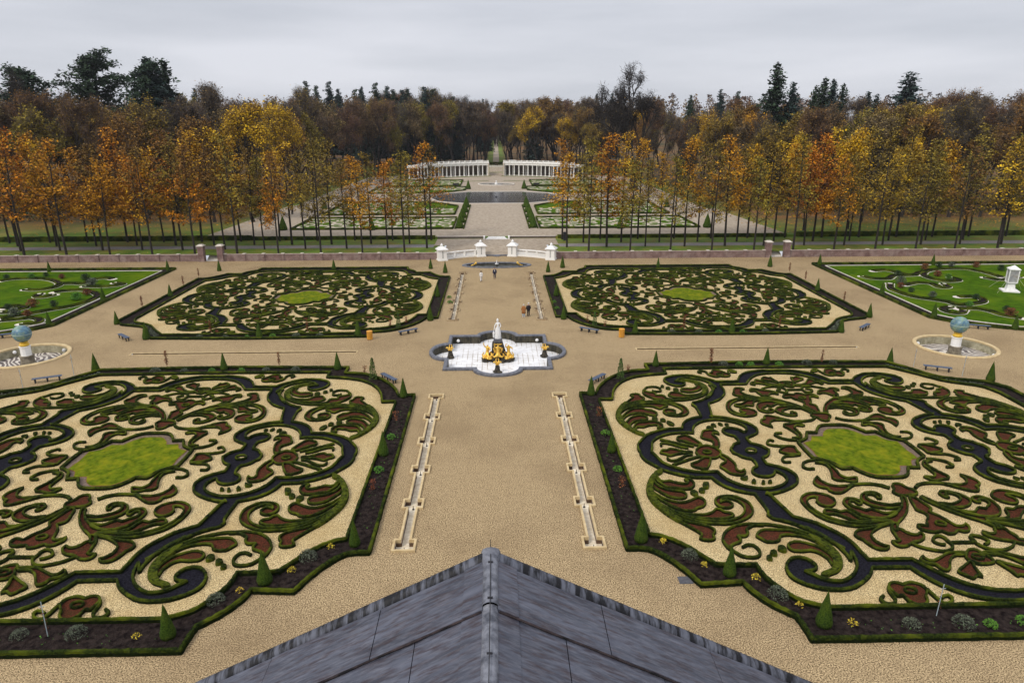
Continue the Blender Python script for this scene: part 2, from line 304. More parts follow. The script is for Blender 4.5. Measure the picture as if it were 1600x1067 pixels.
# ---------------------------------------------------------------- surveyed plan of one parterre quarter, in metres from its centre
TR = {"band":{"e1":[[-16.71,0.0],[-16.77,-0.39],[-16.69,-1.08],[-16.44,-1.68],[-16.03,-2.31],[-15.67,-2.87],[-14.91,-3.45],[-13.85,-3.97],[-12.93,-4.06],[-12.51,-4.04,1],[-12.31,-4.73],[-11.93,-5.39],[-11.27,-5.97],[-10.28,-6.39,1],[-10.2,-8.44],[-10.38,-8.93],[-10.19,-9.43,1],[-9.66,-9.69],[-9.05,-10.13],[-8.53,-10.75],[-7.94,-11.71],[-7.29,-12.72],[-8.6,-10.47],[-8.1,-11.11],[-7.69,-11.88],[-7.49,-12.61],[-7.43,-13.32],[-7.45,-13.84],[-7.04,-13.0],[-7.13,-13.71],[-7.35,-14.33],[-7.74,-14.89],[-8.15,-15.28],[-8.69,-15.62],[-9.28,-15.66],[-9.85,-15.4],[-10.22,-14.99],[-10.46,-14.77,1],[-10.17,-14.74],[-9.81,-14.58],[-9.64,-14.31],[-9.7,-14.0],[-9.89,-13.68],[-10.29,-13.48],[-10.72,-13.57],[-11.08,-13.88],[-11.32,-14.27],[-11.45,-14.8],[-11.4,-15.25],[-11.13,-15.7],[-10.6,-16.07],[-10.03,-16.3],[-9.16,-16.37],[-8.5,-16.23],[-7.89,-15.87],[-7.29,-15.4],[-6.9,-15.01],[-6.62,-14.54,1],[-5.64,-14.54],[-4.46,-14.57,1],[-4.19,-15.28],[-3.74,-16.07],[-3.19,-16.65],[-2.58,-17.08],[-1.85,-17.33],[-1.35,-17.46],[0.0,-17.51]],"e2":[[0.0,-16.7],[-1.05,-16.6],[-1.78,-16.34],[-2.42,-15.92],[-2.96,-15.32],[-3.46,-14.59],[-3.93,-13.79,1],[-6.42,-13.78,1],[-6.48,-12.97],[-6.52,-12.25],[-6.73,-11.46],[-7.16,-10.72],[-7.65,-10.08],[-8.23,-9.61],[-8.86,-9.22,1],[-9.39,-6.23,1],[-9.54,-6.41,1],[-9.01,-6.34],[-8.33,-6.06],[-7.6,-5.65],[-7.01,-5.15],[-6.65,-4.57],[-6.51,-3.85],[-6.7,-3.16],[-7.13,-2.7],[-7.62,-2.39],[-7.92,-2.22,1],[-7.92,-1.63],[-7.88,-1.19,1],[-7.53,-1.01],[-7.19,-0.63],[-6.92,0.0]],"e3":[[-15.87,0.0],[-15.83,-0.14],[-15.64,-0.83],[-15.45,-1.65],[-14.94,-2.34],[-14.17,-2.91],[-13.29,-3.23],[-12.47,-3.27],[-11.84,-3.19,1],[-11.63,-4.04],[-11.17,-4.83],[-10.5,-5.39],[-9.6,-5.69],[-8.93,-5.67],[-8.17,-5.35],[-7.66,-4.95],[-7.35,-4.49],[-7.29,-4.01],[-7.45,-3.51],[-7.74,-3.25],[-7.92,-3.68],[-8.35,-4.0],[-8.79,-4.06],[-9.24,-3.83],[-9.37,-3.39],[-9.21,-2.9],[-8.74,-2.52,1],[-8.67,-1.94],[-8.73,-1.38,1],[-9.0,-1.26],[-9.34,-0.98],[-9.53,-0.59],[-9.76,-0.35],[-9.75,0.0]]},"ring":[-8.3,0.03],"pieces":[["shell","solid","q",[[-15.83,-2.95],[-16.25,-3.21],[-16.87,-4.17],[-17.29,-5.22],[-17.45,-6.23],[-17.35,-7.21],[-17.08,-8.0],[-16.72,-8.78],[-16.34,-9.38],[-16.09,-9.66],[-16.0,-9.52],[-16.25,-9.02],[-16.6,-8.26],[-16.86,-7.64],[-17.03,-6.89],[-17.03,-6.02],[-16.9,-5.11],[-16.63,-4.3],[-16.24,-3.58],[-15.82,-3.22]],0.2],["shell","bed","q",[[-16.24,-3.46],[-16.29,-4.07],[-16.06,-4.49],[-15.58,-4.45],[-15.18,-4.69],[-14.8,-4.82],[-14.46,-4.83],[-14.28,-4.58],[-14.46,-4.3],[-14.13,-4.25],[-13.95,-4.67],[-14.04,-5.13],[-14.41,-5.53],[-14.88,-5.57],[-15.36,-5.44],[-15.9,-5.31],[-16.24,-4.78],[-16.46,-4.06]],0.2],["shell","bed","q",[[-16.72,-4.29],[-16.53,-5.01],[-16.13,-5.54],[-15.62,-5.78],[-15.08,-5.9],[-14.87,-6.19],[-14.94,-6.57],[-15.19,-6.78],[-15.63,-6.77],[-16.17,-6.43],[-16.59,-5.81],[-16.9,-5.11]],0.2],["shell","bed","q",[[-17.03,-6.02],[-16.65,-6.58],[-16.2,-7.02],[-15.6,-7.31],[-14.96,-7.17],[-14.56,-6.91],[-14.16,-6.7],[-13.91,-6.98],[-13.93,-7.46],[-14.22,-7.87],[-14.58,-8.01],[-14.94,-8.31],[-15.47,-8.3],[-15.99,-7.97],[-16.49,-7.33],[-16.93,-6.57]],0.2],["shell","bed","q",[[-16.95,-7.43],[-16.45,-8.06],[-16.01,-8.48],[-15.48,-8.75],[-14.75,-8.82],[-14.09,-8.74],[-13.68,-8.45],[-13.45,-8.15,1],[-13.19,-8.26],[-13.01,-8.55],[-12.67,-8.68],[-12.54,-8.93],[-12.83,-9.17],[-13.42,-9.35],[-13.95,-9.35],[-14.55,-9.24],[-15.15,-9.1],[-15.72,-8.84],[-16.33,-8.27]],0.2],["shell","bed","q",[[-16.86,-7.74],[-16.3,-8.6],[-15.79,-9.09],[-15.26,-9.49],[-14.6,-9.78],[-13.75,-9.89],[-12.95,-9.86],[-12.15,-9.5],[-11.5,-9.01],[-11.15,-8.41],[-11.06,-7.59],[-11.31,-7.05],[-11.74,-6.66],[-12.34,-6.59],[-12.89,-6.74],[-13.19,-7.11],[-13.22,-7.64],[-12.99,-7.97],[-12.58,-8.05],[-12.22,-7.77],[-12.22,-7.43],[-12.44,-7.18],[-12.75,-7.28],[-12.92,-7.38],[-12.72,-7.01],[-12.3,-6.83],[-11.96,-6.98],[-11.64,-7.36],[-11.52,-7.89],[-11.7,-8.5],[-12.1,-9.04],[-12.57,-9.35],[-13.17,-9.57],[-13.92,-9.6],[-14.62,-9.46],[-15.28,-9.2],[-15.82,-8.79]],0.2],["shell","bed","q",[[-16.72,-8.76],[-16.18,-9.17],[-15.7,-9.57],[-15.14,-9.83],[-14.59,-10.1],[-14.32,-10.41],[-14.26,-10.74],[-14.51,-11.09],[-14.51,-11.45],[-14.79,-11.64],[-15.17,-11.59],[-15.38,-11.38],[-15.16,-11.03],[-15.36,-10.62],[-15.81,-10.0],[-16.28,-9.38]],0.2],["dot","solid","q",[[-13.27,-4.65],[-12.89,-4.7],[-13.15,-5.56],[-13.37,-5.61],[-13.52,-5.38]],0.2],["dot","solid","q",[[-13.81,-5.54],[-13.47,-5.46],[-13.47,-5.84],[-13.57,-6.11],[-13.85,-6.08],[-13.93,-5.88]],0.2],["dot","solid","q",[[-14.48,-5.81],[-14.17,-5.7],[-14.01,-6.1],[-14.12,-6.49],[-14.43,-6.44],[-14.57,-6.09]],0.2],["leaf","line","q",[[-13.16,-12.39],[-12.79,-12.17],[-12.46,-12.24],[-12.3,-12.63],[-12.35,-13.04],[-12.61,-13.34],[-13.06,-13.39],[-13.5,-13.24],[-13.75,-12.84],[-13.98,-12.5],[-14.09,-11.98],[-14.06,-11.55],[-13.82,-11.02],[-13.4,-10.53],[-12.87,-10.17],[-12.24,-10.0],[-11.6,-9.97],[-10.84,-10.04],[-10.14,-10.24],[-9.48,-10.54],[-8.89,-10.97],[-8.36,-11.52],[-8.03,-12.23],[-7.89,-13.0],[-7.96,-13.65],[-8.2,-14.27],[-8.61,-14.73],[-9.12,-15.01],[-9.75,-15.18]],0.2],["leaf","bedonly","q",[[-14.09,-11.98],[-14.06,-11.55],[-13.82,-11.02],[-13.4,-10.53],[-12.87,-10.17],[-12.24,-10.0],[-11.88,-10.01],[-11.65,-10.11],[-12.04,-10.33],[-12.3,-10.56],[-12.33,-10.92],[-12.54,-11.23],[-12.83,-11.27],[-13.08,-11.26],[-13.0,-11.62],[-13.16,-11.88],[-13.54,-12.04],[-13.96,-12.41]],0.2],["leaf","line","q",[[-13.96,-12.41],[-13.54,-12.04],[-13.16,-11.88],[-12.99,-11.6],[-13.08,-11.26],[-12.83,-11.27],[-12.54,-11.23],[-12.33,-10.92],[-12.3,-10.56],[-12.04,-10.33],[-11.65,-10.11],[-11.08,-10.12]],0.2],["leaf","bed","q",[[-11.92,-11.25],[-11.59,-10.81],[-11.17,-10.63],[-10.56,-10.65],[-9.81,-10.72],[-9.26,-11.01],[-8.84,-11.47],[-8.55,-11.96],[-9.09,-11.46],[-9.76,-11.22],[-10.16,-11.21],[-10.51,-11.33],[-10.72,-11.73,1],[-11.03,-11.89],[-11.53,-11.88],[-11.73,-11.61]],0.2],["leaf","bed","q",[[-10.46,-12.34],[-10.19,-12.04],[-9.74,-11.93],[-9.14,-12.16],[-8.67,-12.56],[-8.4,-13.15],[-8.36,-13.8],[-8.67,-14.26],[-8.67,-13.63],[-8.91,-13.09],[-9.33,-12.83],[-9.94,-12.87],[-10.39,-12.76]],0.2],["leaf","solid","q",[[-8.79,-11.33],[-8.42,-11.66],[-8.11,-12.32],[-7.97,-13.08],[-8.0,-13.65],[-8.24,-14.27],[-8.63,-14.69],[-9.12,-15.01],[-9.59,-15.23],[-9.79,-15.21],[-9.56,-14.97],[-9.09,-14.75],[-8.72,-14.42],[-8.52,-14.03],[-8.33,-13.48],[-8.34,-12.82],[-8.56,-12.09]],0.2],["dot","solid","q",[[-11.05,-12.32],[-10.72,-12.23],[-10.64,-12.59],[-10.74,-12.92],[-11.04,-12.91],[-11.2,-12.61]],0.2],["dot","solid","q",[[-11.67,-12.77],[-11.39,-12.69],[-11.34,-13.03],[-11.44,-13.27],[-11.66,-13.26],[-11.78,-13.06]],0.2],["dot","solid","q",[[-12.07,-13.29],[-11.88,-13.2],[-11.8,-13.46],[-11.88,-13.69],[-12.08,-13.66],[-12.14,-13.49]],0.2],["dot","solid","q",[[-10.58,-4.18],[-10.15,-4.05],[-9.91,-3.87],[-10.05,-4.35],[-10.35,-4.46]],0.2],["dot","solid","q",[[-9.92,-4.66],[-9.59,-4.31],[-9.61,-4.72],[-9.73,-4.96],[-9.96,-4.87]],0.2],["dot","solid","q",[[-9.17,-4.62],[-9.0,-4.56],[-9.12,-5.03],[-9.31,-5.08]],0.2],["dot","solid","q",[[-8.72,-4.63],[-8.52,-4.52],[-8.55,-4.87],[-8.82,-4.92]],0.2],["acan","bed","q",[[-5.6,-4.76],[-5.08,-4.11,1],[-5.08,-4.71],[-4.8,-5.25],[-4.33,-5.49],[-3.62,-5.45],[-3.08,-5.3],[-3.86,-5.96],[-4.39,-6.34],[-4.86,-6.38],[-5.1,-6.04],[-5.09,-5.76],[-5.47,-5.58],[-5.66,-5.22]],0.2],["acan","line","q",[[-3.67,-5.57],[-2.95,-5.28],[-2.11,-5.23],[-1.39,-5.4],[-0.87,-5.84]],0.28],["acan","bed","q",[[-3.03,-9.99],[-4.11,-10.34],[-4.91,-10.39],[-5.67,-10.33],[-6.32,-10.04],[-6.92,-9.64],[-7.29,-9.05],[-7.53,-8.23],[-7.56,-7.4],[-7.34,-6.86],[-6.9,-6.49],[-6.38,-6.34],[-5.87,-6.47],[-5.49,-6.75],[-5.32,-7.24],[-5.47,-7.67],[-5.83,-7.97],[-6.19,-8.04],[-6.49,-7.85],[-6.58,-7.42],[-6.31,-6.95],[-6.48,-6.83],[-6.86,-6.93],[-7.17,-7.3],[-7.29,-7.93],[-7.12,-8.65],[-6.75,-9.26],[-6.18,-9.76],[-5.5,-9.99],[-4.49,-10.08],[-3.29,-9.79]],0.2],["acan","bed","q",[[-6.66,-8.66],[-6.35,-8.39],[-5.96,-8.48],[-5.57,-8.69],[-5.15,-8.6],[-4.97,-8.91],[-4.79,-9.41],[-4.41,-9.71],[-3.84,-9.83],[-4.51,-9.9],[-5.11,-9.84],[-5.41,-9.59],[-5.69,-9.29],[-6.08,-8.98],[-6.59,-8.92]],0.2],["acan","bed","q",[[-2.48,-9.28],[-3.42,-9.55],[-4.14,-9.38],[-4.57,-8.97],[-4.83,-8.41],[-4.91,-7.79],[-4.77,-7.37],[-4.42,-7.11],[-3.99,-7.15],[-3.73,-7.4],[-3.8,-7.82],[-4.02,-7.86],[-4.11,-7.49],[-4.36,-7.43],[-4.56,-7.69],[-4.47,-8.11],[-4.14,-8.33],[-3.89,-8.59],[-3.54,-8.45],[-3.22,-8.66],[-2.85,-8.97],[-2.07,-8.84]],0.2],["acan","bed","q",[[-1.53,-8.35],[-2.52,-8.37],[-3.06,-8.15],[-3.39,-7.83],[-3.56,-7.4],[-3.37,-6.87],[-2.99,-6.49],[-2.45,-6.34],[-2.09,-6.52],[-2.04,-6.9],[-2.22,-7.2],[-2.38,-7.17],[-2.35,-6.84],[-2.54,-6.61],[-2.88,-6.66],[-3.08,-6.98],[-3.01,-7.42],[-2.57,-7.75],[-2.03,-7.97],[-1.24,-7.89]],0.2],["acan","bed","q",[[-0.71,-6.94],[-0.99,-7.58],[-1.56,-8.4],[-2.1,-8.89],[-3.0,-9.46],[-3.84,-9.83],[-3.37,-9.93],[-2.98,-9.99],[-3.33,-10.69],[-3.15,-10.88],[-2.69,-10.14],[-2.01,-9.49],[-1.32,-8.71],[-0.78,-7.8],[-0.52,-7.05]],0.2],["acan","bed","q",[[-5.95,-11.26],[-5.64,-10.9],[-5.14,-10.73],[-4.64,-10.65],[-3.65,-10.26],[-3.03,-9.99],[-3.18,-10.18],[-3.98,-10.49],[-4.63,-10.93],[-4.96,-11.28],[-5.09,-11.73],[-5.02,-12.17],[-4.81,-12.43],[-4.56,-12.52],[-4.8,-12.79],[-5.22,-12.82],[-5.49,-12.58],[-5.66,-12.15],[-5.71,-11.84],[-5.9,-11.62]],0.2],["acan","bed","q",[[-3.14,-10.23],[-3.48,-10.87],[-3.51,-11.23],[-3.62,-11.77],[-3.57,-11.99],[-3.79,-12.07],[-4.1,-12.03],[-4.08,-12.41],[-3.83,-12.58],[-3.44,-12.51],[-3.1,-12.26],[-2.77,-12.14],[-2.4,-12.02],[-2.04,-11.77],[-1.84,-11.41],[-1.91,-11.17,1],[-2.24,-11.4],[-2.57,-11.35],[-2.77,-11.07],[-2.85,-10.84,1],[-3.03,-10.7],[-2.77,-10.14]],0.2],["chain","line","q",[[-3.07,-12.3],[-2.77,-12.64],[-2.25,-12.94],[-1.7,-13.09],[-1.18,-12.97],[-0.88,-12.72],[-0.75,-12.37],[-0.79,-12.11],[-0.8,-11.71],[-1.06,-11.55],[-1.49,-11.78],[-1.64,-12.17],[-1.42,-12.39],[-1.16,-12.46]],0.2],["chain","line","q",[[-0.65,-12.24],[-0.02,-12.24],[0.0,-12.26]],0.2],["pleaf","bed","q",[[-3.41,-13.75],[-3.16,-13.55,1],[-3.09,-13.87],[-2.78,-13.99],[-2.2,-13.68],[-1.59,-13.32],[-1.0,-13.22],[-0.46,-13.29],[-0.66,-13.5],[-1.18,-13.49],[-1.73,-13.85],[-2.34,-14.73],[-2.62,-14.87],[-2.81,-14.66],[-2.87,-14.35],[-3.19,-14.24],[-3.44,-14.02]],0.2],["pleaf","bed","q",[[-0.76,-14.09],[-1.28,-14.45],[-2.01,-14.99],[-1.83,-15.3],[-1.59,-15.6],[-1.19,-15.36],[-0.98,-15.47,1],[-0.92,-14.87],[-0.73,-14.25]],0.2],["rosette","bed","q",[[-6.57,-16.19],[-6.24,-15.86],[-5.94,-15.87],[-5.72,-16.02],[-5.34,-15.89],[-4.94,-15.95],[-4.69,-16.24],[-4.73,-16.61],[-5.01,-16.97],[-5.18,-17.42],[-5.48,-17.68],[-5.89,-17.67],[-6.14,-17.39],[-6.18,-16.94],[-6.47,-16.93],[-6.57,-16.56]],0.2],["rosette","ring","q",[[-5.58,-16.54]],0.2],["rosette","line","q",[[-6.57,-16.19],[-6.74,-16.56],[-6.74,-16.93],[-6.79,-17.29],[-7.05,-17.55],[-7.36,-17.58],[-7.53,-17.36],[-7.49,-17.11],[-7.25,-16.96]],0.2],["rosette","line","q",[[-4.63,-16.45],[-4.6,-16.89],[-4.52,-17.35],[-4.4,-17.62],[-4.02,-17.54],[-3.77,-17.23],[-3.84,-17.0],[-4.13,-17.04],[-4.34,-17.22]],0.2],["lawnedge","line","q",[[-4.21,0.0],[-4.17,-1.35,1],[-3.64,-1.67],[-3.23,-2.02],[-2.98,-2.55],[-2.79,-3.04,1],[-1.98,-2.98,1],[-1.72,-3.53],[-1.32,-4.08],[-0.79,-4.37],[0.0,-4.41]],0.2],["lawncurl","line","q",[[-4.13,-1.66],[-4.66,-1.75],[-5.21,-2.11],[-5.45,-2.67],[-5.26,-2.97],[-4.78,-2.98]],0.2],["lawnleaf","bed","q",[[-4.31,-2.07],[-3.81,-2.23],[-3.63,-2.75],[-3.82,-3.61],[-4.08,-4.31],[-3.9,-4.66],[-3.4,-4.74],[-3.07,-4.88],[-2.68,-4.89],[-2.39,-4.35],[-2.57,-4.28],[-2.98,-4.41],[-3.35,-4.05],[-3.35,-3.34],[-3.36,-2.61],[-3.68,-2.08]],0.2],["bud","bed","h",[[-6.17,-0.1],[-5.7,0.46],[-5.15,0.7],[-4.77,0.5],[-4.85,-0.14],[-4.83,-0.7],[-5.33,-0.68],[-5.74,-0.6],[-6.09,-0.38]],0.2],["bud","line","h",[[-5.98,1.57],[-6.16,1.8],[-6.5,1.51],[-6.63,1.04],[-6.16,0.76],[-5.36,0.66]],0.2],["bud","line","h",[[-4.91,-0.83],[-5.56,-0.95],[-6.09,-1.01],[-6.52,-1.47],[-6.5,-1.9],[-6.05,-1.91]],0.2],["flower","bed","h",[[-12.46,0.12],[-12.0,0.75],[-11.42,0.95],[-11.04,0.72],[-10.78,0.28],[-10.68,-0.22],[-11.0,-0.83],[-11.47,-1.16],[-11.91,-0.97],[-12.39,-0.86],[-12.52,-0.44]],0.2],["flower","ring","h",[[-11.68,-0.14]],0.2],["flower","bed","q",[[-10.79,-0.56],[-10.5,-0.84],[-10.28,-1.53],[-10.22,-2.19],[-10.38,-2.96],[-10.16,-3.19],[-9.83,-2.95,1],[-9.88,-3.35],[-10.15,-3.69],[-10.63,-3.7],[-11.02,-3.44],[-11.22,-2.93],[-11.4,-2.54],[-11.25,-2.16],[-10.79,-1.78],[-10.73,-1.38],[-10.91,-0.97]],0.2],["flower","bed","q",[[-12.12,-1.04],[-11.75,-1.05],[-11.93,-1.75],[-12.5,-2.77],[-13.0,-2.63],[-13.31,-2.43],[-13.37,-1.97],[-12.87,-1.72],[-12.36,-1.2]],0.2],["flower","line","q",[[-14.76,-2.12],[-13.82,-1.56],[-13.09,-1.15],[-12.44,-0.82]],0.26],["flower","line","q",[[-14.89,-0.96],[-14.88,-1.33],[-14.54,-1.47],[-13.96,-1.15],[-13.49,-0.76],[-12.92,-0.5]],0.2],["flower","bed","h",[[-15.22,-0.08],[-14.95,0.26],[-14.64,0.22],[-14.39,0.46],[-13.97,0.35],[-13.42,0.0],[-12.81,-0.11],[-13.49,-0.27],[-14.17,-0.46],[-14.59,-0.66],[-14.9,-0.37],[-15.19,-0.23]],0.2],["hub","bed","v",[[-0.51,-5.48],[-0.24,-5.26],[0.07,-5.33],[0.23,-5.56],[0.3,-5.85],[0.54,-6.03],[0.66,-6.31],[0.56,-6.65],[0.21,-6.8],[-0.18,-6.79],[-0.6,-6.83],[-0.84,-6.66],[-0.91,-6.27],[-0.61,-5.94]],0.2],["budv","bed","v",[[-0.19,-6.95],[0.03,-7.02],[0.15,-7.29],[0.24,-7.72],[0.36,-8.25],[0.31,-8.65],[0.0,-8.85],[0.3,-9.26],[0.43,-9.56],[0.58,-10.09],[0.73,-10.52],[1.14,-10.53],[1.41,-10.28,1],[1.44,-10.63],[1.17,-11.04],[0.79,-11.15],[0.54,-10.98],[0.13,-11.29],[-0.3,-11.32],[-0.49,-11.04],[-0.96,-11.14],[-1.4,-11.02],[-1.65,-10.74],[-1.6,-10.36],[-1.33,-10.37],[-1.02,-10.47],[-0.82,-10.0],[-0.34,-9.34],[-0.38,-8.94],[-0.63,-8.63],[-0.49,-8.01]],0.2],["budv","ring","v",[[-0.08,-10.23]],0.2],["rose","bed","v",[[-0.46,-13.29],[-0.15,-13.02],[0.21,-12.98],[0.38,-13.2],[0.42,-13.53],[0.6,-13.76],[0.56,-14.18],[0.14,-14.33],[-0.42,-14.31],[-0.69,-14.04],[-0.74,-13.72]],0.2],["rose","ring","v",[[-0.04,-13.68]],0.2]],"grass":[[-3.43,0.0],[-3.52,-1.32,1],[-2.87,-1.61],[-2.64,-2.03],[-2.46,-2.4,1],[-1.6,-2.37,1],[-1.36,-2.88],[-1.03,-3.32],[-0.63,-3.61],[0.0,-3.66]],"bo":[[-19.91,11.89,1],[-18.45,11.84,1],[-17.82,13.65],[-16.51,15.76],[-14.58,17.43],[-12.33,17.92,1],[-12.39,19.56,1],[0.44,19.96],[12.49,19.57,1],[13.95,17.33],[15.42,14.99],[18.87,13.71,1]],"bi":[[-18.39,10.41,1],[-17.17,10.37,1],[-16.75,12.39],[-15.92,14.22],[-14.58,15.7],[-12.87,16.46],[-10.81,16.85,1],[-10.8,18.25,1],[-0.15,18.4],[11.84,18.21,1],[13.42,16.41],[15.19,14.12],[17.71,12.56]],"no":[[-19.95,-12.41,1],[-18.93,-12.44],[-18.2,-12.93],[-17.5,-13.87],[-17.01,-14.77],[-16.77,-15.34],[-16.56,-15.83,1],[-14.26,-15.68,1],[-14.03,-16.37],[-13.63,-17.16],[-13.07,-17.86],[-12.48,-18.42,1],[-12.4,-19.36],[-12.4,-20.08,1]],"ni":[[-18.34,-10.96,1],[-17.45,-11.32],[-16.52,-12.18],[-15.85,-13.15],[-15.21,-14.08,1],[-12.97,-14.14,1],[-12.9,-15.16],[-12.45,-16.27],[-11.81,-17.21],[-10.72,-17.76],[-10.41,-17.81,1]]}
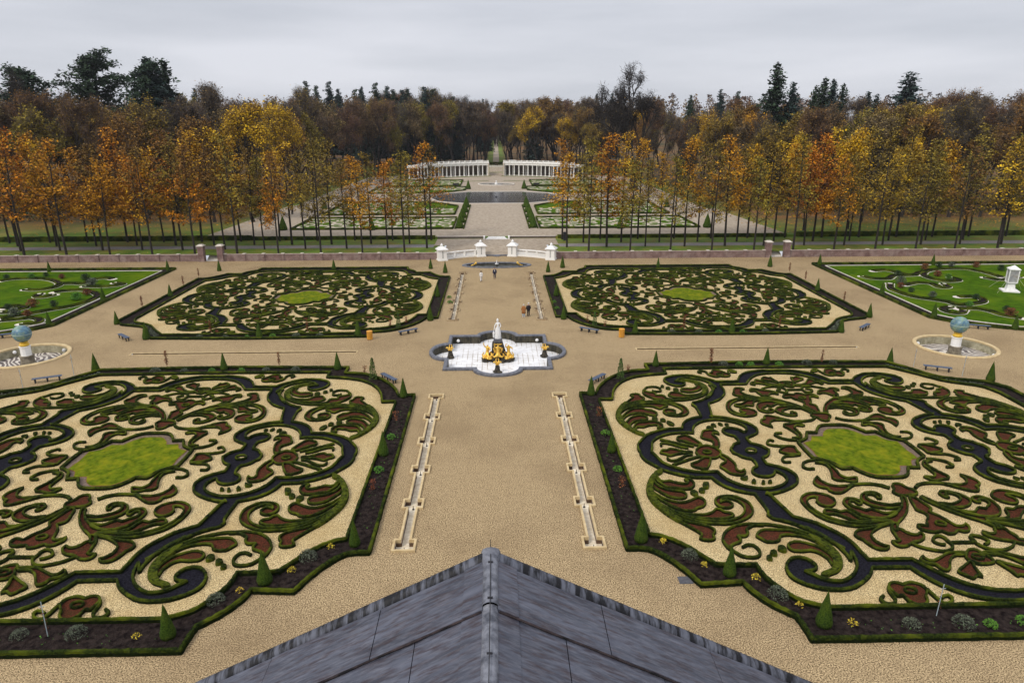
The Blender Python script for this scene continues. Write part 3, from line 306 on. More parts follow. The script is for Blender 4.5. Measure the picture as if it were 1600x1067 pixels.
EX = {"plants":[["grey",-23.43,28.67,"at the far left end of the near bed of the left front parterre"],["grey",-20.69,28.69,"between the pale stake and the yellow plant in the left front parterre bed"],["stake",-22.08,28.68,"between two grey bushes, near left edge"],["stake",22.15,29.01,"near bed at the lower right"],["stake",-44.8,62.46,"beside the bench left of the left parterre"],["stake",-41.84,65.65,"left of the outer far cone, left front parterre"],["stake",42.22,65.83,"between the cone and the bench by the right globe"],["stake",45.36,62.94,"right of the bench by the right globe"],["yellow",-17.67,28.48,"left of the cone at the near corner of the left front parterre"],["yellow",17.59,28.47,"right of the cone at the near corner of the right front parterre"],["yellow",9.77,35.68,"right of the near inner cone of the right front parterre"],["yellow",11.57,33.38,"right of the grey bush in the curved bed, right parterre"],["yellow",14.07,32.17,"right of the second near cone, right parterre"],["yellow",15.51,29.86,"left of the corner cone, right parterre"],["yellow",-9.88,35.75,"left of the near inner cone of the left front parterre"],["yellow",-11.56,33.53,"right of the second near cone, left parterre"],["yellow",-13.84,31.82,"left of the second near cone, left parterre"],["grey",20.46,28.3,"in the near bed left of the leaning stake, right parterre"],["grey",23.09,28.32,"in the near bed right of the leaning stake, right parterre"],["grey",10.98,34.31,"between the two near cones of the right parterre"],["grey",14.7,30.7,"between the second near cone and the corner cone, right parterre"],["grey",-10.97,34.71,"between the two near cones of the left parterre"],["grey",-14.82,31.01,"between the second near cone and the corner cone, left parterre"],["green",24.36,28.2,"in the near bed by the right edge of the photo"],["green",26.14,28.38,"cut by the right edge of the photo"],["green",8.61,50.77,"left of the middle inner cone, right parterre"],["green",8.58,44.77,"below the middle inner cone, right parterre"],["green",-8.46,50.56,"above the middle inner cone, left parterre"],["green",-8.55,45.07,"below the middle inner cone, left parterre"],["brown",8.52,53.78,"in the upper inner strip of the right parterre"],["brown",8.39,42.05,"in the lower inner strip of the right parterre"],["brown",-8.47,53.63,"in the upper inner strip of the left parterre"],["brown",-8.5,42.09,"in the lower inner strip of the left parterre"],["column",-33.48,67.43,"left of the middle cone of left front parterre far side"],["column",-22.13,67.27,"right of the middle cone of left front parterre far side"],["column",21.69,66.47,"left of the middle cone on the right front parterre far side"],["column",33.08,66.5,"right of the middle cone on the right front parterre far side"],["column",-33.61,79.16,"left of the middle cone on the left back parterre near side"],["column",-22.35,79.3,"right of the middle cone on the left back parterre near side"],["column",22.13,78.87,"left of the middle cone on the right back parterre near side"],["column",33.51,78.76,"right of the middle cone on the right back parterre near side"],["column",47.32,91.36,"near end of the outer strip, right back parterre"],["column",47.76,104.83,"middle of the outer strip, right back parterre"],["column",47.76,110.99,"far end of the outer strip, right back parterre"],["column",-47.52,91.59,"near end of the outer strip, left back parterre"],["column",-47.47,104.37,"middle of the outer strip, left back parterre"],["column",-47.7,110.67,"far end of the outer strip, left back parterre"],["thuja",-12.06,63.66,"near the bench at the inner far corner of the left front parterre"],["thuja",11.89,63.1,"near the bench at the inner far corner of the right front parterre"],["thuja",-11.89,81.07,"behind the bench of the left back parterre"],["thuja",11.91,81.65,"behind the bench of the right back parterre"],["brown",-13.16,65.3,"left of the green thuja, left front parterre"],["brown",12.96,64.86,"right of the green thuja, right front parterre"],["brown",-11.2,82.99,"behind the bench, left back parterre"],["brown",11.19,82.81,"behind the bench, right back parterre"],["brown",-12.97,81.65,"left of the thuja, left back parterre"],["brown",13.0,80.52,"right of the thuja, right back parterre"],["green",-28.68,66.53,"left of the middle cone, far side of left front parterre"],["green",-25.71,66.43,"right of the middle cone, far side of left front parterre"],["green",25.91,66.73,"just left of the middle cone, far side of right front parterre"],["green",28.78,66.64,"right of the middle cone, far side of right front parterre"],["green",24.74,66.77,"two plants left of the middle cone, far side of right front parterre"],["grey",-34.28,66.51,"far side of left front parterre, nearest its outer cone"],["grey",-31.38,66.42,"far side of left front parterre, right of the first brown column"],["grey",-23.26,66.54,"far side of left front parterre, left of the second brown column"],["grey",-20.29,66.45,"far side of left front parterre, right of the second brown column"],["grey",23.11,66.82,"far side of right front parterre, right of the first brown column"],["grey",31.75,66.94,"far side of right front parterre, left of the second brown column"],["grey",34.52,67.05,"far side of right front parterre, right of the second brown column"],["grey",-34.46,77.92,"left back parterre, near side, left of the first brown column"],["grey",-31.48,77.83,"left back parterre, near side, right of the first brown column"],["grey",-23.37,78.06,"left back parterre, near side, left of the second brown column"],["grey",-20.61,77.97,"left back parterre, near side, right of the second brown column"],["grey",20.5,78.15,"near side of right back parterre, left of the first brown column"],["grey",23.73,78.04,"near side of right back parterre, right of the first brown column"],["grey",31.63,78.04,"near side of right back parterre, left of the second brown column"],["green",-29.04,77.99,"left of the middle cone,"],["green",-26.13,78.15,"right of the middle cone,"],["green",26.06,77.96,"left of the middle cone, near side of right back parterre"],["green",28.92,78.13,"right of the middle cone, near side of right back parterre"],["green",-6.75,96.15,"right of the middle inner cone, left back parterre"],["green",-6.47,93.24,"below the middle inner cone, left back parterre"],["green",7.89,93.09,"left of the middle inner cone, right back parterre"],["green",7.96,89.67,"below the middle inner cone, right back parterre"]],"side":{"R":[[[62.14,111.9],[64.26,112.35],[65.59,109.99],[66.38,108.34],[68.8,110.28],[70.26,111.27]],[[58.27,107.94],[58.89,106.26],[61.2,105.88],[63.54,108.24],[65.43,108.17],[67.38,108.6]],[[59.87,102.67],[58.19,99.23],[58.18,96.74],[58.72,94.34],[60.22,92.77],[61.67,91.23],[62.11,89.64],[65.13,90.39],[66.98,91.78],[67.46,93.88],[64.98,94.12]],[[61.47,101.54],[64.31,102.96],[65.94,102.27],[65.84,99.81],[67.27,100.19],[67.92,102.2]],[[79.64,106.45],[79.42,110.19],[77.91,112.91],[74.65,113.04],[70.75,111.36],[68.35,108.06],[68.29,105.14],[69.47,103.69],[71.66,104.54],[71.62,106.46]],[[60.45,88.72],[58.74,87.68],[58.63,85.82],[59.9,85.65],[61.16,87.06]],[[60.89,87.74],[63.22,87.53],[64.14,86.29],[64.5,84.34],[65.86,82.92]],[[76.98,106.26],[77.72,104.6],[79.27,104.73],[82.67,106.54]]],"L":[[[-78.26,109.43],[-77.12,110.83],[-74.24,111.21],[-70.87,110.11],[-67.8,107.36],[-67.05,105.07],[-67.78,103.36],[-69.3,102.99],[-70.57,103.46]],[[-67.8,107.36],[-65.53,107.27],[-63.88,107.21],[-64.22,110.06],[-62.63,110.97],[-61.3,110.43]],[[-62.85,105.36],[-60.38,104.83],[-58.6,105.21],[-57.67,106.53],[-59.38,107.51]],[[-66.65,100.56],[-66.02,98.78],[-64.68,98.57],[-64.17,99.9]],[[-65.11,101.49],[-63.9,102.37],[-61.77,102.71],[-59.49,101.37],[-57.59,99.27],[-57.05,96.91],[-57.28,94.67],[-58.21,92.56],[-59.84,90.9],[-60.76,89.59],[-62.38,88.16],[-63.49,87.31]],[[-65.48,90.28],[-64.29,90.04],[-63.82,91.71],[-63.78,92.75],[-65.87,93.53],[-66.37,92.15]],[[-62.65,86.05],[-60.61,86.72],[-59.49,87.3],[-57.89,86.32],[-57.43,84.79],[-59.06,84.55]]]},"sb":{"R":[[64.17,108.22],[60.01,100.02],[60.05,97.32],[61.3,94.25],[70.15,107.5],[70.62,105.53],[66.63,92.92],[71.06,112.63],[74.77,114.69],[77.07,114.93],[80.73,114.12],[63.16,89.04],[66.41,86.54],[65.12,84.0],[83.27,111.63],[61.46,102.61]],"L":[[-73.16,112.86],[-69.55,111.03],[-65.0,109.6],[-62.04,106.05],[-59.35,99.73],[-59.09,96.6],[-60.17,93.19],[-62.93,93.07],[-65.56,91.98],[-62.33,88.35],[-60.62,88.29],[-74.45,111.22],[-78.31,111.07]]},"heroes":[[-117.1,200,3,36.3,"cedar",1.35],[-110.5,205,3,40.0,"cedar",1.45],[-99.7,202,3,37.5,"cedar",1.15],[-91.9,200,3,37.3,"fir",1.7],[-89.8,204,3,37.0,"fir",1.5],[-122.1,190,2,34.6,"bare",1.1],[46.2,238,3,38.3,"bare",1.35],[37.5,236,3,33.3,"bare",1.1],[82.1,215,3,36.6,"fir",1.45],[86.8,214,3,31.3,"fir",1.2],[107.5,240,4,32.9,"fir",1.35],[109.6,238,4,32.4,"fir",1.1],[112.2,236,4,30.8,"fir",1.1],[135.6,240,4,34.6,"fir",1.9],[183.3,280,4,30.1,"fir",0.9],[127.6,250,4,28.9,"fir",1.2],[8.3,372,5,26.0,"olive",1.3],[28.5,350,5,27.6,"rust",1.3],[-10.6,340,5,29.6,"bare",1.1],[-57.0,166,1,27.0,"gold",1.25],[75.7,149,1,21.1,"gold",0.95],[65.2,147,1,20.4,"gold",0.8],[85.0,149,1,19.7,"gold",0.8],[-51.9,180,1,26.6,"gold",0.8],[-87.6,345,9,32.7,"spruce",1],[-77.0,345,9,32.4,"spruce",1],[-83.0,345,9,30.7,"spruce",1],[-72.9,345,9,29.3,"spruce",1],[-65.2,345,9,29.0,"spruce",1],[-62.8,345,9,29.0,"spruce",1],[-55.6,345,9,31.8,"spruce",1],[-50.3,345,9,30.4,"spruce",1],[-47.5,345,9,29.0,"spruce",1],[-43.3,345,9,28.7,"spruce",1],[-40.6,345,9,29.2,"spruce",1],[-32.9,345,9,30.1,"spruce",1],[-28.8,345,9,29.2,"spruce",1],[-20.0,345,9,25.8,"spruce",1],[-138.9,345,9,29.7,"spruce",1],[-133.8,345,9,30.6,"spruce",1],[91.8,345,9,26.1,"spruce",1],[105.8,345,9,28.6,"spruce",1],[114.1,345,9,27.7,"spruce",1],[17.6,345,9,22.6,"spruce",1]]}
# ---------------------------------------------------------------- terrain
def ss(a, b, x):
    t = max(0, min(1, (x-a)/(b-a))); return t*t*(3-2*t)
def zt(x, y):
    z = 1.0+.4*ss(141.9, 142.3, y)+2.4*ss(308, 322, y)
    side = ss(55, 95, abs(x))*.03*max(0, y-185); far = .03*max(0, y-335)*ss(14, 45, abs(x))
    return z+min(14, max(side, far))+.005*max(0, y-340)
def terrain_mat():
    m = mat('park_grass', (.055, .115, .006), (.125, .215, .012), .25, detail=8, c3=(.17, .12, .03), s3=.06, f3=.5, c4=(.25, .12, .025), s4=.4, f4=.4)
    t = m.node_tree; n = t.nodes; L = t.links; b = n['Principled BSDF']; src = b.inputs['Base Color'].links[0].from_socket
    tc = n.new('ShaderNodeTexCoord'); s = n.new('ShaderNodeSeparateXYZ'); L.new(tc.outputs['Object'], s.inputs[0])
    a = n.new('ShaderNodeMath'); a.operation = 'ABSOLUTE'; L.new(s.outputs[0], a.inputs[0])
    r = n.new('ShaderNodeMapRange'); r.inputs[1].default_value = 145; r.inputs[2].default_value = 168; L.new(s.outputs[1], r.inputs[0])
    r2 = n.new('ShaderNodeMapRange'); r2.inputs[1].default_value = 54; r2.inputs[2].default_value = 66; L.new(a.outputs[0], r2.inputs[0])
    mu = n.new('ShaderNodeMath'); mu.operation = 'MULTIPLY'; L.new(r.outputs[0], mu.inputs[0]); L.new(r2.outputs[0], mu.inputs[1])
    r3 = n.new('ShaderNodeMapRange'); r3.inputs[1].default_value = 315; r3.inputs[2].default_value = 350; L.new(s.outputs[1], r3.inputs[0])
    r4 = n.new('ShaderNodeMapRange'); r4.inputs[1].default_value = 3.5; r4.inputs[2].default_value = 6; L.new(a.outputs[0], r4.inputs[0])
    m2 = n.new('ShaderNodeMath'); m2.operation = 'MULTIPLY'; L.new(r3.outputs[0], m2.inputs[0]); L.new(r4.outputs[0], m2.inputs[1])
    mm = n.new('ShaderNodeMath'); mm.operation = 'MAXIMUM'; L.new(mu.outputs[0], mm.inputs[0]); L.new(m2.outputs[0], mm.inputs[1])
    no = n.new('ShaderNodeTexNoise'); no.inputs['Scale'].default_value = .12; no.inputs['Detail'].default_value = 8; L.new(tc.outputs['Object'], no.inputs[0])
    cr_ = n.new('ShaderNodeValToRGB'); cr_.color_ramp.elements[0].position = .35; cr_.color_ramp.elements[1].position = .65
    cr_.color_ramp.elements[0].color = (.045, .040, .012, 1); cr_.color_ramp.elements[1].color = (.17, .080, .022, 1); L.new(no.outputs[0], cr_.inputs[0])
    x = n.new('ShaderNodeMixRGB'); L.new(mm.outputs[0], x.inputs[0]); L.new(src, x.inputs[1]); L.new(cr_.outputs[0], x.inputs[2]); L.new(x.outputs[0], b.inputs['Base Color'])
    return m
M['park'] = terrain_mat()
mb = MB()
xs = [-1600, -900, -500, -350, -260, -200, -160, -130, -110, -95, -75, -62, -55, -45, -30, -14, -10, -4, 4, 10, 14, 30, 45, 55, 62, 75, 95, 110, 130, 160, 200, 260, 350, 500, 900, 1600]
ys = [125.4, 134, 141.9, 142.1, 142.3, 150, 170, 185, 200, 220, 240, 260, 280, 295, 308, 311, 315, 319, 322, 335, 350, 370, 400, 440, 500, 600, 800, 1200, 2000, 3500]
for y in ys:
    for x in xs: mb.v.append((x, y, zt(x, y)))
nx = len(xs)
for j in range(len(ys)-1):
    for i in range(nx-1):
        if j == 0 and -10 <= xs[i] < 10: continue
        mb.f.append((j*nx+i, j*nx+i+1, (j+1)*nx+i+1, (j+1)*nx+i)); mb.m.append(0)
tag(mb.build('park_ground', M['park'], smooth=False), kind='structure')
# lower garden gravel with real openings for the sunk basins
def circ(cx, cy, r, n=48, rx=1.0, a0=0, a1=2*math.pi, full=True):
    k = n if full else n+1
    return [(cx+r*rx*math.cos(a0+(a1-a0)*i/n), cy+r*math.sin(a0+(a1-a0)*i/n)) for i in range(k)]
FC = (0.05, 71.85)
def cross(d):
    """outline of the cross-shaped basin, grown outwards by d"""
    hx, hy = 5.15+d, 5.35+d; P = []
    def arc(cx, cy, rx, ry, a0, a1): return [(FC[0]+cx+rx*math.cos(math.radians(a0+(a1-a0)*i/16)), FC[1]+cy+ry*math.sin(math.radians(a0+(a1-a0)*i/16))) for i in range(17)]
    P += [(FC[0]-hx, FC[1]-hy)]+arc(0, -hy, 2.1+d, 1.95, 180, 360)+[(FC[0]+hx, FC[1]-hy)]+arc(hx, 0, 1.85, 2.4+d, -90, 90)
    P += [(FC[0]+hx, FC[1]+hy)]+arc(0, hy, 2.0+d, 1.75, 0, 180)+[(FC[0]-hx, FC[1]+hy)]+arc(-hx, 0, 1.85, 2.4+d, 90, 270)
    return P
def canal(cx, y0, n, pitch, d, mirror=False):
    """outline of a stepped channel with square boxes, grown outwards by d"""
    w, b = .24+d, .56+d; L_ = []; Rr = []
    ye = y0+n*pitch
    for k in range(n):
        a = y0+k*pitch+.18-d; e = a+.95+2*d
        L_ += [(cx-b, a), (cx-b, e), (cx-w, e), (cx-w, a+pitch)]; Rr += [(cx+b, a), (cx+b, e), (cx+w, e), (cx+w, a+pitch)]
    L_ += [(cx-b, ye+.18-d), (cx-b, ye+.95+d)]; Rr += [(cx+b, ye+.18-d), (cx+b, ye+.95+d)]
    P = L_[::-1]+Rr if False else Rr+L_[::-1]
    if mirror: P = [(x, 144.7-y) for x, y in P][::-1]
    return P
CAN = [(-5.58, 35.15, 5, 4.69, False), (5.66, 35.15, 5, 4.69, False), (-5.6, 31.1, 6, 4.69, True), (5.65, 31.1, 6, 4.69, True)]
GL = [(-50.6, 72.2), (50.6, 72.2)]
RILL = [(-39.6, -15.3), (15.3, 39.8)]
holes = [cross(.2)]+[circ(g[0], g[1], 4.0) for g in GL]+[circ(0, 119.3, 2.35, 48, 2.45)]
holes += [canal(*c[:4], .06, c[4]) for c in CAN]+[[(a, 72.12), (b, 72.12), (b, 72.72), (a, 72.72)] for a, b in RILL]
arc = circ(0, 114.4, 14.0, 24, 1, math.radians(46.5), math.radians(133.5), full=False)
mb = MB(); mb.poly([(-140, -30), (140, -30), (140, 125.4), (10, 125.4)]+arc+[(-10, 125.4), (-140, 125.4)], 0, holes=holes)
tag(mb.build('gravel_ground', M['path']), kind='structure')
# ramp behind the balustrade
mb = MB(); n = len(arc)
inner = [(x, y, .22 if abs(x) < 2.7 else .8) for x, y in arc]; outer = [(x*.999, 134, 1.006) for x, y in arc]
mid = [(a[0], (a[1]+134)/2, .85 if abs(a[0]) > 2.7 else .6) for a in inner]
mb.add(inner+mid+outer, [(i+1, i, i+n, i+n+1) for i in range(n-1)]+[(i+1+n, i+n, i+2*n, i+2*n+1) for i in range(n-1)])
mb.add([(-10, 125.4, 1), (-10, 134, 1.006), inner[-1]], [(0, 1, 2)][::-1]); mb.add([(10, 125.4, 1), inner[0], (10, 134, 1.006)], [(0, 1, 2)][::-1])
tag(mb.build('gravel_ramp', M['ugravel']), kind='structure')
def sheet(name, pts, z, m, kind='structure', holes=()):
    mb = MB(); mb.poly(pts, z, holes=holes); return tag(mb.build(name, m), kind=kind)
def rect(x0, y0, x1, y1): return [(x0, y0), (x1, y0), (x1, y1), (x0, y1)]
sheet('park_road', rect(-200, 131.9, -12, 135.2), 1.006, M['asphalt']); sheet('park_road', rect(12, 131.9, 200, 135.2), 1.006, M['asphalt'])
sheet('forecourt_gravel', rect(-12, 134, 12, 141.85), 1.01, M['ugravel'])
# upper garden gravel
sheet('upper_garden_gravel', [(-12.5, 142.4), (12.5, 142.4), (12.5, 144.2), (60, 144.2), (53, 300), (40, 307), (8, 307.5), (-8, 307.5), (-40, 307), (-53, 300), (-60, 144.2), (-12.5, 144.2)], 1.404, M['ugravel'])
mb = MB(); w_ = 2.9
YY = [306, 308, 311, 313.5, 315, 317, 319, 322]
for y in YY: mb.v += [(-w_, y, zt(0, y)+.03), (w_, y, zt(0, y)+.03)]
for i in range(len(YY)-1): mb.f.append((2*i, 2*i+1, 2*i+3, 2*i+2)); mb.m.append(0)
tag(mb.build('gravel_slope_path', M['ugravel']), kind='structure')
mb = MB(); mb.add([(-1.6, 345, zt(0, 345)+.12), (1.6, 345, zt(0, 345)+.12), (1.6, 900, zt(0, 900)+.2), (-1.6, 900, zt(0, 900)+.2)], [(0, 1, 2, 3)])
tag(mb.build('avenue_path', M['ugravel']), kind='structure')
# ---------------------------------------------------------------- the four big parterres
PARTS = {}
for p in TR['pieces']: PARTS.setdefault(p[0] if p[0] not in ('pleaf', 'rose') else 'palmette', []).append(p)
TYPE = dict(shell='q', leaf='q', acan='q', rosette='q', lawnleaf='q', dot='q', chain='v', palmette='v', hub='v', budv='v', bud='h', flower='h')
def mir(pts, sx, sy): 
    q = [[p[0]*sx, p[1]*sy]+p[2:] for p in pts]
    return q[::-1] if sx*sy < 0 else q
_z = [0]; HH = .225; EDG = [M['box'], M['box_shade'], M['mossbox']]
def draw_piece(eb, gb, p, sx, sy, c):
    pts = [[a[0]-c[0], a[1]-c[1]]+a[2:] for a in mir(p[3], sx, sy)]; k = p[1]; w = p[4]
    if k == 'ring':
        hedge(eb, circ(pts[0][0], pts[0][1], .25, 14, 1.25), .10, HH, True, raw=True, sm=1); return
    if k == 'solid': solid(eb, pts, HH+.02, 2 if p[0] in ('shell', 'leaf') else 0); return
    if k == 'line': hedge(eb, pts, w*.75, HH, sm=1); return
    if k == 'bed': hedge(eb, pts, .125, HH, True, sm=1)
    _z[0] = (_z[0]+1) % 12
    gb.poly(smooth_line(pts, True, .2), .03+.003*_z[0])
GEO = {}
def build_geo(key, plist, typ):
    pts = [q for p in plist for q in p[3]]
    c = [sum(q[0] for q in pts)/len(pts), sum(q[1] for q in pts)/len(pts)]
    if typ == 'v': c[0] = 0
    if typ == 'h': c[1] = 0
    e, g = MB(), MB()
    for p in plist:
        draw_piece(e, g, p, 1, 1, c)
        if p[2] == 'q' and typ == 'v': draw_piece(e, g, p, -1, 1, c)
        if p[2] == 'q' and typ == 'h': draw_piece(e, g, p, 1, -1, c)
    GEO[key] = (c, e.mesh('box_edging', EDG), g.mesh('red_gravel', M['red']) if g.v else None, typ)
for k, pl in PARTS.items():
    if k in ('lawnedge', 'lawncurl', 'dot'): continue
    build_geo(k, pl, TYPE[k])
HH0 = HH
for i, p in enumerate(PARTS['dot']):
    mxx = sum(q[0] for q in p[3])/len(p[3]); myy = sum(q[1] for q in p[3])/len(p[3]); HH = .18
    build_geo('dot%d' % i, [[p[0], p[1], p[2], [[mxx+(q[0]-mxx)*.72, myy+(q[1]-myy)*.72] for q in p[3]], p[4]]], 'q')
HH = HH0
NAMES = dict(shell=('box_shell', 'fan-shaped box shell', 'box shell', 'fan shells of the parterres'),
    leaf=('box_scroll', 'curling box leaf in the black spiral', 'box scroll', 'leaf scrolls inside the black spirals'),
    acan=('box_acanthus', 'many-armed box acanthus spray', 'box scroll', 'acanthus sprays of the parterres'),
    rosette=('box_rosette', 'box rosette with two tails', 'box rosette', 'small rosettes of the parterres'),
    lawnleaf=('box_tendril', 'thin box tendril beside the lawn', 'box scroll', 'tendrils beside the oval lawns'),
    chain=('box_link', 'box link of two facing curls', 'box scroll', 'double curls of the parterres'),
    palmette=('box_palmette', 'box palmette of red petals', 'box flower', 'palmettes of the parterres'),
    hub=('box_knot', 'small box knot between acanthus sprays', 'box knot', 'knots of the parterres'),
    budv=('box_tulip', 'red box tulip with small ring', 'box flower', 'tulips of the parterres'),
    bud=('box_bud', 'box bud with two tails', 'box flower', 'buds beside the oval lawns'),
    flower=('box_flower', 'large red box flower in the loop', 'box flower', 'large flowers of the parterres'))
DOTL = ['square box block beside the shell', 'middle box dot beside the shell', 'round box dot nearest the shell',
    'largest box dot beside the leaf', 'middle box dot beside the leaf', 'smallest box dot beside the leaf',
    'box dot at the petal tip', 'second box dot from the petal tip', 'third box dot from the petal tip', 'box dot farthest from the petal tip']
# band, lawn and lawn hedge
def band_geo():
    e, g, r = MB(), MB(), MB(); B = TR['band']
    poly_ = smooth_line(B['e1'], False, .25)+smooth_line(B['e2'], False, .25)+smooth_line(B['e3'], False, .25)[::-1]
    for sx in (1, -1):
        for sy in (1, -1):
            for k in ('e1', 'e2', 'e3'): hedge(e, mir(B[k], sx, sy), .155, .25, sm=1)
            g.poly([(p[0]*sx, p[1]*sy) for p in poly_], .022)
        hedge(e, circ(TR['ring'][0]*sx, 0, .34, 16, 1.15), .12, .22, True, raw=True, sm=1)
    r.poly(circ(0, 0, .3, 16, 1.15), .026)
    return e.mesh('box_edging', EDG), g.mesh('black_gravel', M['black']), r.mesh('pale_ring_gravel', M['pgravel'])
BAND = band_geo()
e = MB(); g = MB(); s_ = MB()
lp = [p for p in PARTS['lawnedge']][0][3]; lc = PARTS['lawncurl'][0][3]
full = []
for sx, sy in ((1, 1), (-1, 1), (-1, -1), (1, -1)):
    q = mir(lp, sx, sy); hedge(e, q, .19, .27, sm=1); hedge(e, mir(lc, sx, sy), .17, .23, sm=1)
    full += smooth_line(q, False, .3)[:-1]
ge = [[p[0]*1.045, p[1]*1.06]+p[2:] for p in TR['grass']]; gf = []
for sx, sy in ((1, 1), (-1, 1), (-1, -1), (1, -1)): gf += smooth_line(mir(ge, sx, sy), False, .3)[:-1]
s_.poly(full, .016); g.poly(gf, .05)
hedge(g, gf, .04, .052, True, raw=True, m=1)
LAWN = (e.mesh('box_edging', EDG), g.mesh('grass', [M['lawn'], M['brown']]), s_.mesh('pale_margin', mat('dusty_margin', (.10, .07, .05), (.21, .15, .11), 5)))
def outline(kind, sy=1):
    o, i = TR['bo'], TR['bi']; no_, ni_ = TR['no'], TR['ni']
    mx_ = lambda P: [[-p[0]]+p[1:] for p in P]
    O = o+[[20.05, 12.1, 1]]+mx_(no_)+no_[::-1]
    I = i+[[18.4, 10.9, 1]]+mx_(ni_)+ni_[::-1]
    if sy < 0: O = [[p[0], -p[1]]+p[2:] for p in O][::-1]; I = [[p[0], -p[1]]+p[2:] for p in I][::-1]
    return O, I
BORD = {}
for sy in (1, -1):
    O, I = outline(0, sy); e1 = MB(); e2 = MB(); so_ = MB(); gp = MB()
    hedge(e1, O, .21, .33, True, step=.2, j=.02, sm=1); hedge(e2, I, .18, .31, True, step=.2, j=.02, sm=1)
    oo = smooth_line(O, True, .5); ii = smooth_line(I, True, .5)
    so_.poly(oo, .02, holes=[ii]); gp.poly(ii, .008)
    # soil heaved into small lumps
    BORD[sy] = (e1.mesh('outer_edging', [M['boxd'], M['box_shade']]), e2.mesh('inner_edging', [M['boxd'], M['box_shade']]), so_.mesh('soil', M['soil']), gp.mesh('parterre_gravel', M['pgravel']))
PAR = [('right front parterre', 27.45, 47.4, 1, 1), ('left front parterre', -27.45, 47.4, -1, 1), ('right back parterre', 27.45, 97.3, 1, -1), ('left back parterre', -27.45, 97.3, -1, -1)]
for pname, px, py, psx, psy in PAR:
    sideo = 'outer' 
    t = empty('border_bed', (px, py, 0), label='dark soil bed between low box hedges round the %s' % pname, cat='flower bed', group='border beds of the four parterres', scale=(psx, 1, 1))
    B = BORD[psy]
    put('outer_edging', B[0], t); put('inner_edging', B[1], t); put('soil', B[2], t)
    o = put('parterre_gravel', B[3], None, (px, py, 0)); o.scale = (psx, 1, 1); tag(o, kind='structure')
    t = empty('black_ribbon', (px, py, 0), label='winding black gravel ribbon edged with box, circling the %s' % pname, cat='gravel ribbon', group='black ribbons of the four parterres', scale=(psx, 1, 1))
    put('box_edging', BAND[0], t); put('black_gravel', BAND[1], t); [put('pale_ring_gravel', BAND[2], t, (TR['ring'][0]*q, 0, 0)) for q in (-1, 1)]
    t = empty('oval_lawn', (px, py, 0), label='shaped moss-green lawn with a box edge in the middle of the %s' % pname, cat='lawn', group='middle lawns of the four parterres', scale=(psx, 1, 1))
    put('box_edging', LAWN[0], t); put('grass', LAWN[1], t); put('pale_margin', LAWN[2], t)
    for key, (c, em, gm, typ) in GEO.items():
        base = key if not key.startswith('dot') else 'dot'
        combos = [(1, 1), (-1, 1), (1, -1), (-1, -1)] if typ == 'q' else ([(1, 1), (1, -1)] if typ == 'v' else [(1, 1), (-1, 1)])
        for sx, sy in combos:
            x = px+c[0]*sx; y = py+c[1]*sy
            if not seen(x, y, 0, 90): continue
            lr = 'left' if x < px else 'right'; nf = 'near' if y < py else 'far'
            if typ == 'q': w = '%s %s' % (nf, lr)
            elif typ == 'v': w = nf
            else: w = lr
            if base == 'dot':
                k = int(key[3:])
                t = put('box_dot', em, None, (x, y, 0)); t.scale = (sx, sy, 1)
                tag(t, '%s, %s quarter of the %s' % (DOTL[k], w, pname), 'box dot', 'clipped box dots of the parterres'); continue
            nm, lab, cat, grp = NAMES[key]
            t = empty(nm, (x, y, 0), label='%s, %s %s of the %s' % (lab, w, 'quarter' if typ == 'q' else 'side', pname), cat=cat, group=grp, scale=(sx, sy, 1))
            put('box_edging', em, t)
            if gm: put('red_gravel', gm, t)
# ---------------------------------------------------------------- cones and border plants
def cone_mesh(h, r):
    mb = MB(); prof = [(r*.9, 0), (r, .12*h)]+[(r*(1-t)**.92, h*(.12+.88*t)) for t in (.15, .3, .45, .6, .75, .88, .96)]+[(.012, h)]
    mb.lathe(prof, 22, jit=.012); return mb.mesh('clipped_foliage', M['yew'], True)
CONE = [cone_mesh(2.0, .40), cone_mesh(1.85, .36)]
cones = []
fr = [(8.55, 59.25, 'inner far corner'), (8.6, 47.7, 'middle of the inner side'), (8.52, 36.0, 'inner near corner'), (12.75, 32.6, 'second step of the near corner'), (16.15, 28.5, 'near end of the curved corner bed'), (16.15, 66.85, 'inner end of the far side'), (27.65, 67.1, 'middle of the far side'), (40.4, 66.95, 'outer end of the far side'), (47.3, 61.7, 'outer corner by the globe')]
bk = [(8.4, 84.75, 'inner near corner'), (8.45, 97, 'middle of the inner side'), (8.5, 113.5, 'inner far corner'), (11.2, 116.9, 'second step of the far corner'), (16.2, 78.1, 'inner end of the near side'), (27.6, 78.0, 'middle of the near side'), (40.55, 77.9, 'outer end of the near side'), (47.2, 84.3, 'outer corner by the globe'), (46.9, 98.6, 'middle of the outer side'), (46.6, 116.4, 'outer far corner'), (27.5, 116.7, 'middle of the far side')]
for sgn, nm in ((1, 'right'), (-1, 'left')):
    for L_, w in ((fr, 'front'), (bk, 'back')):
        for x, y, lab in L_: cones.append((sgn*x, y, 'pointed clipped yew cone, %s of the %s %s parterre' % (lab, nm, w)))
    for x, y, lab in ((55.3, 84, 'near corner'), (55.2, 96.3, 'middle of the side strip'), (55.5, 117.2, 'far corner'), (61.7, 78.4, 'beside the blue bench'), (75, 116.8, 'far strip')):
        cones.append((sgn*x, y, 'pointed clipped yew cone, %s of the %s side lawn' % (lab, nm)))
for i, (x, y, lab) in enumerate(cones):
    if not seen(x, y, 1, 40): continue
    t = empty('yew_cone', (x, y, 0), random.uniform(0, 6), lab, 'topiary cone', 'clipped yew cones of the lower garden'); sc_ = random.uniform(.93, 1.07); t.scale = (sc_, sc_, sc_)
    put('clipped_foliage', CONE[i % 2], t)
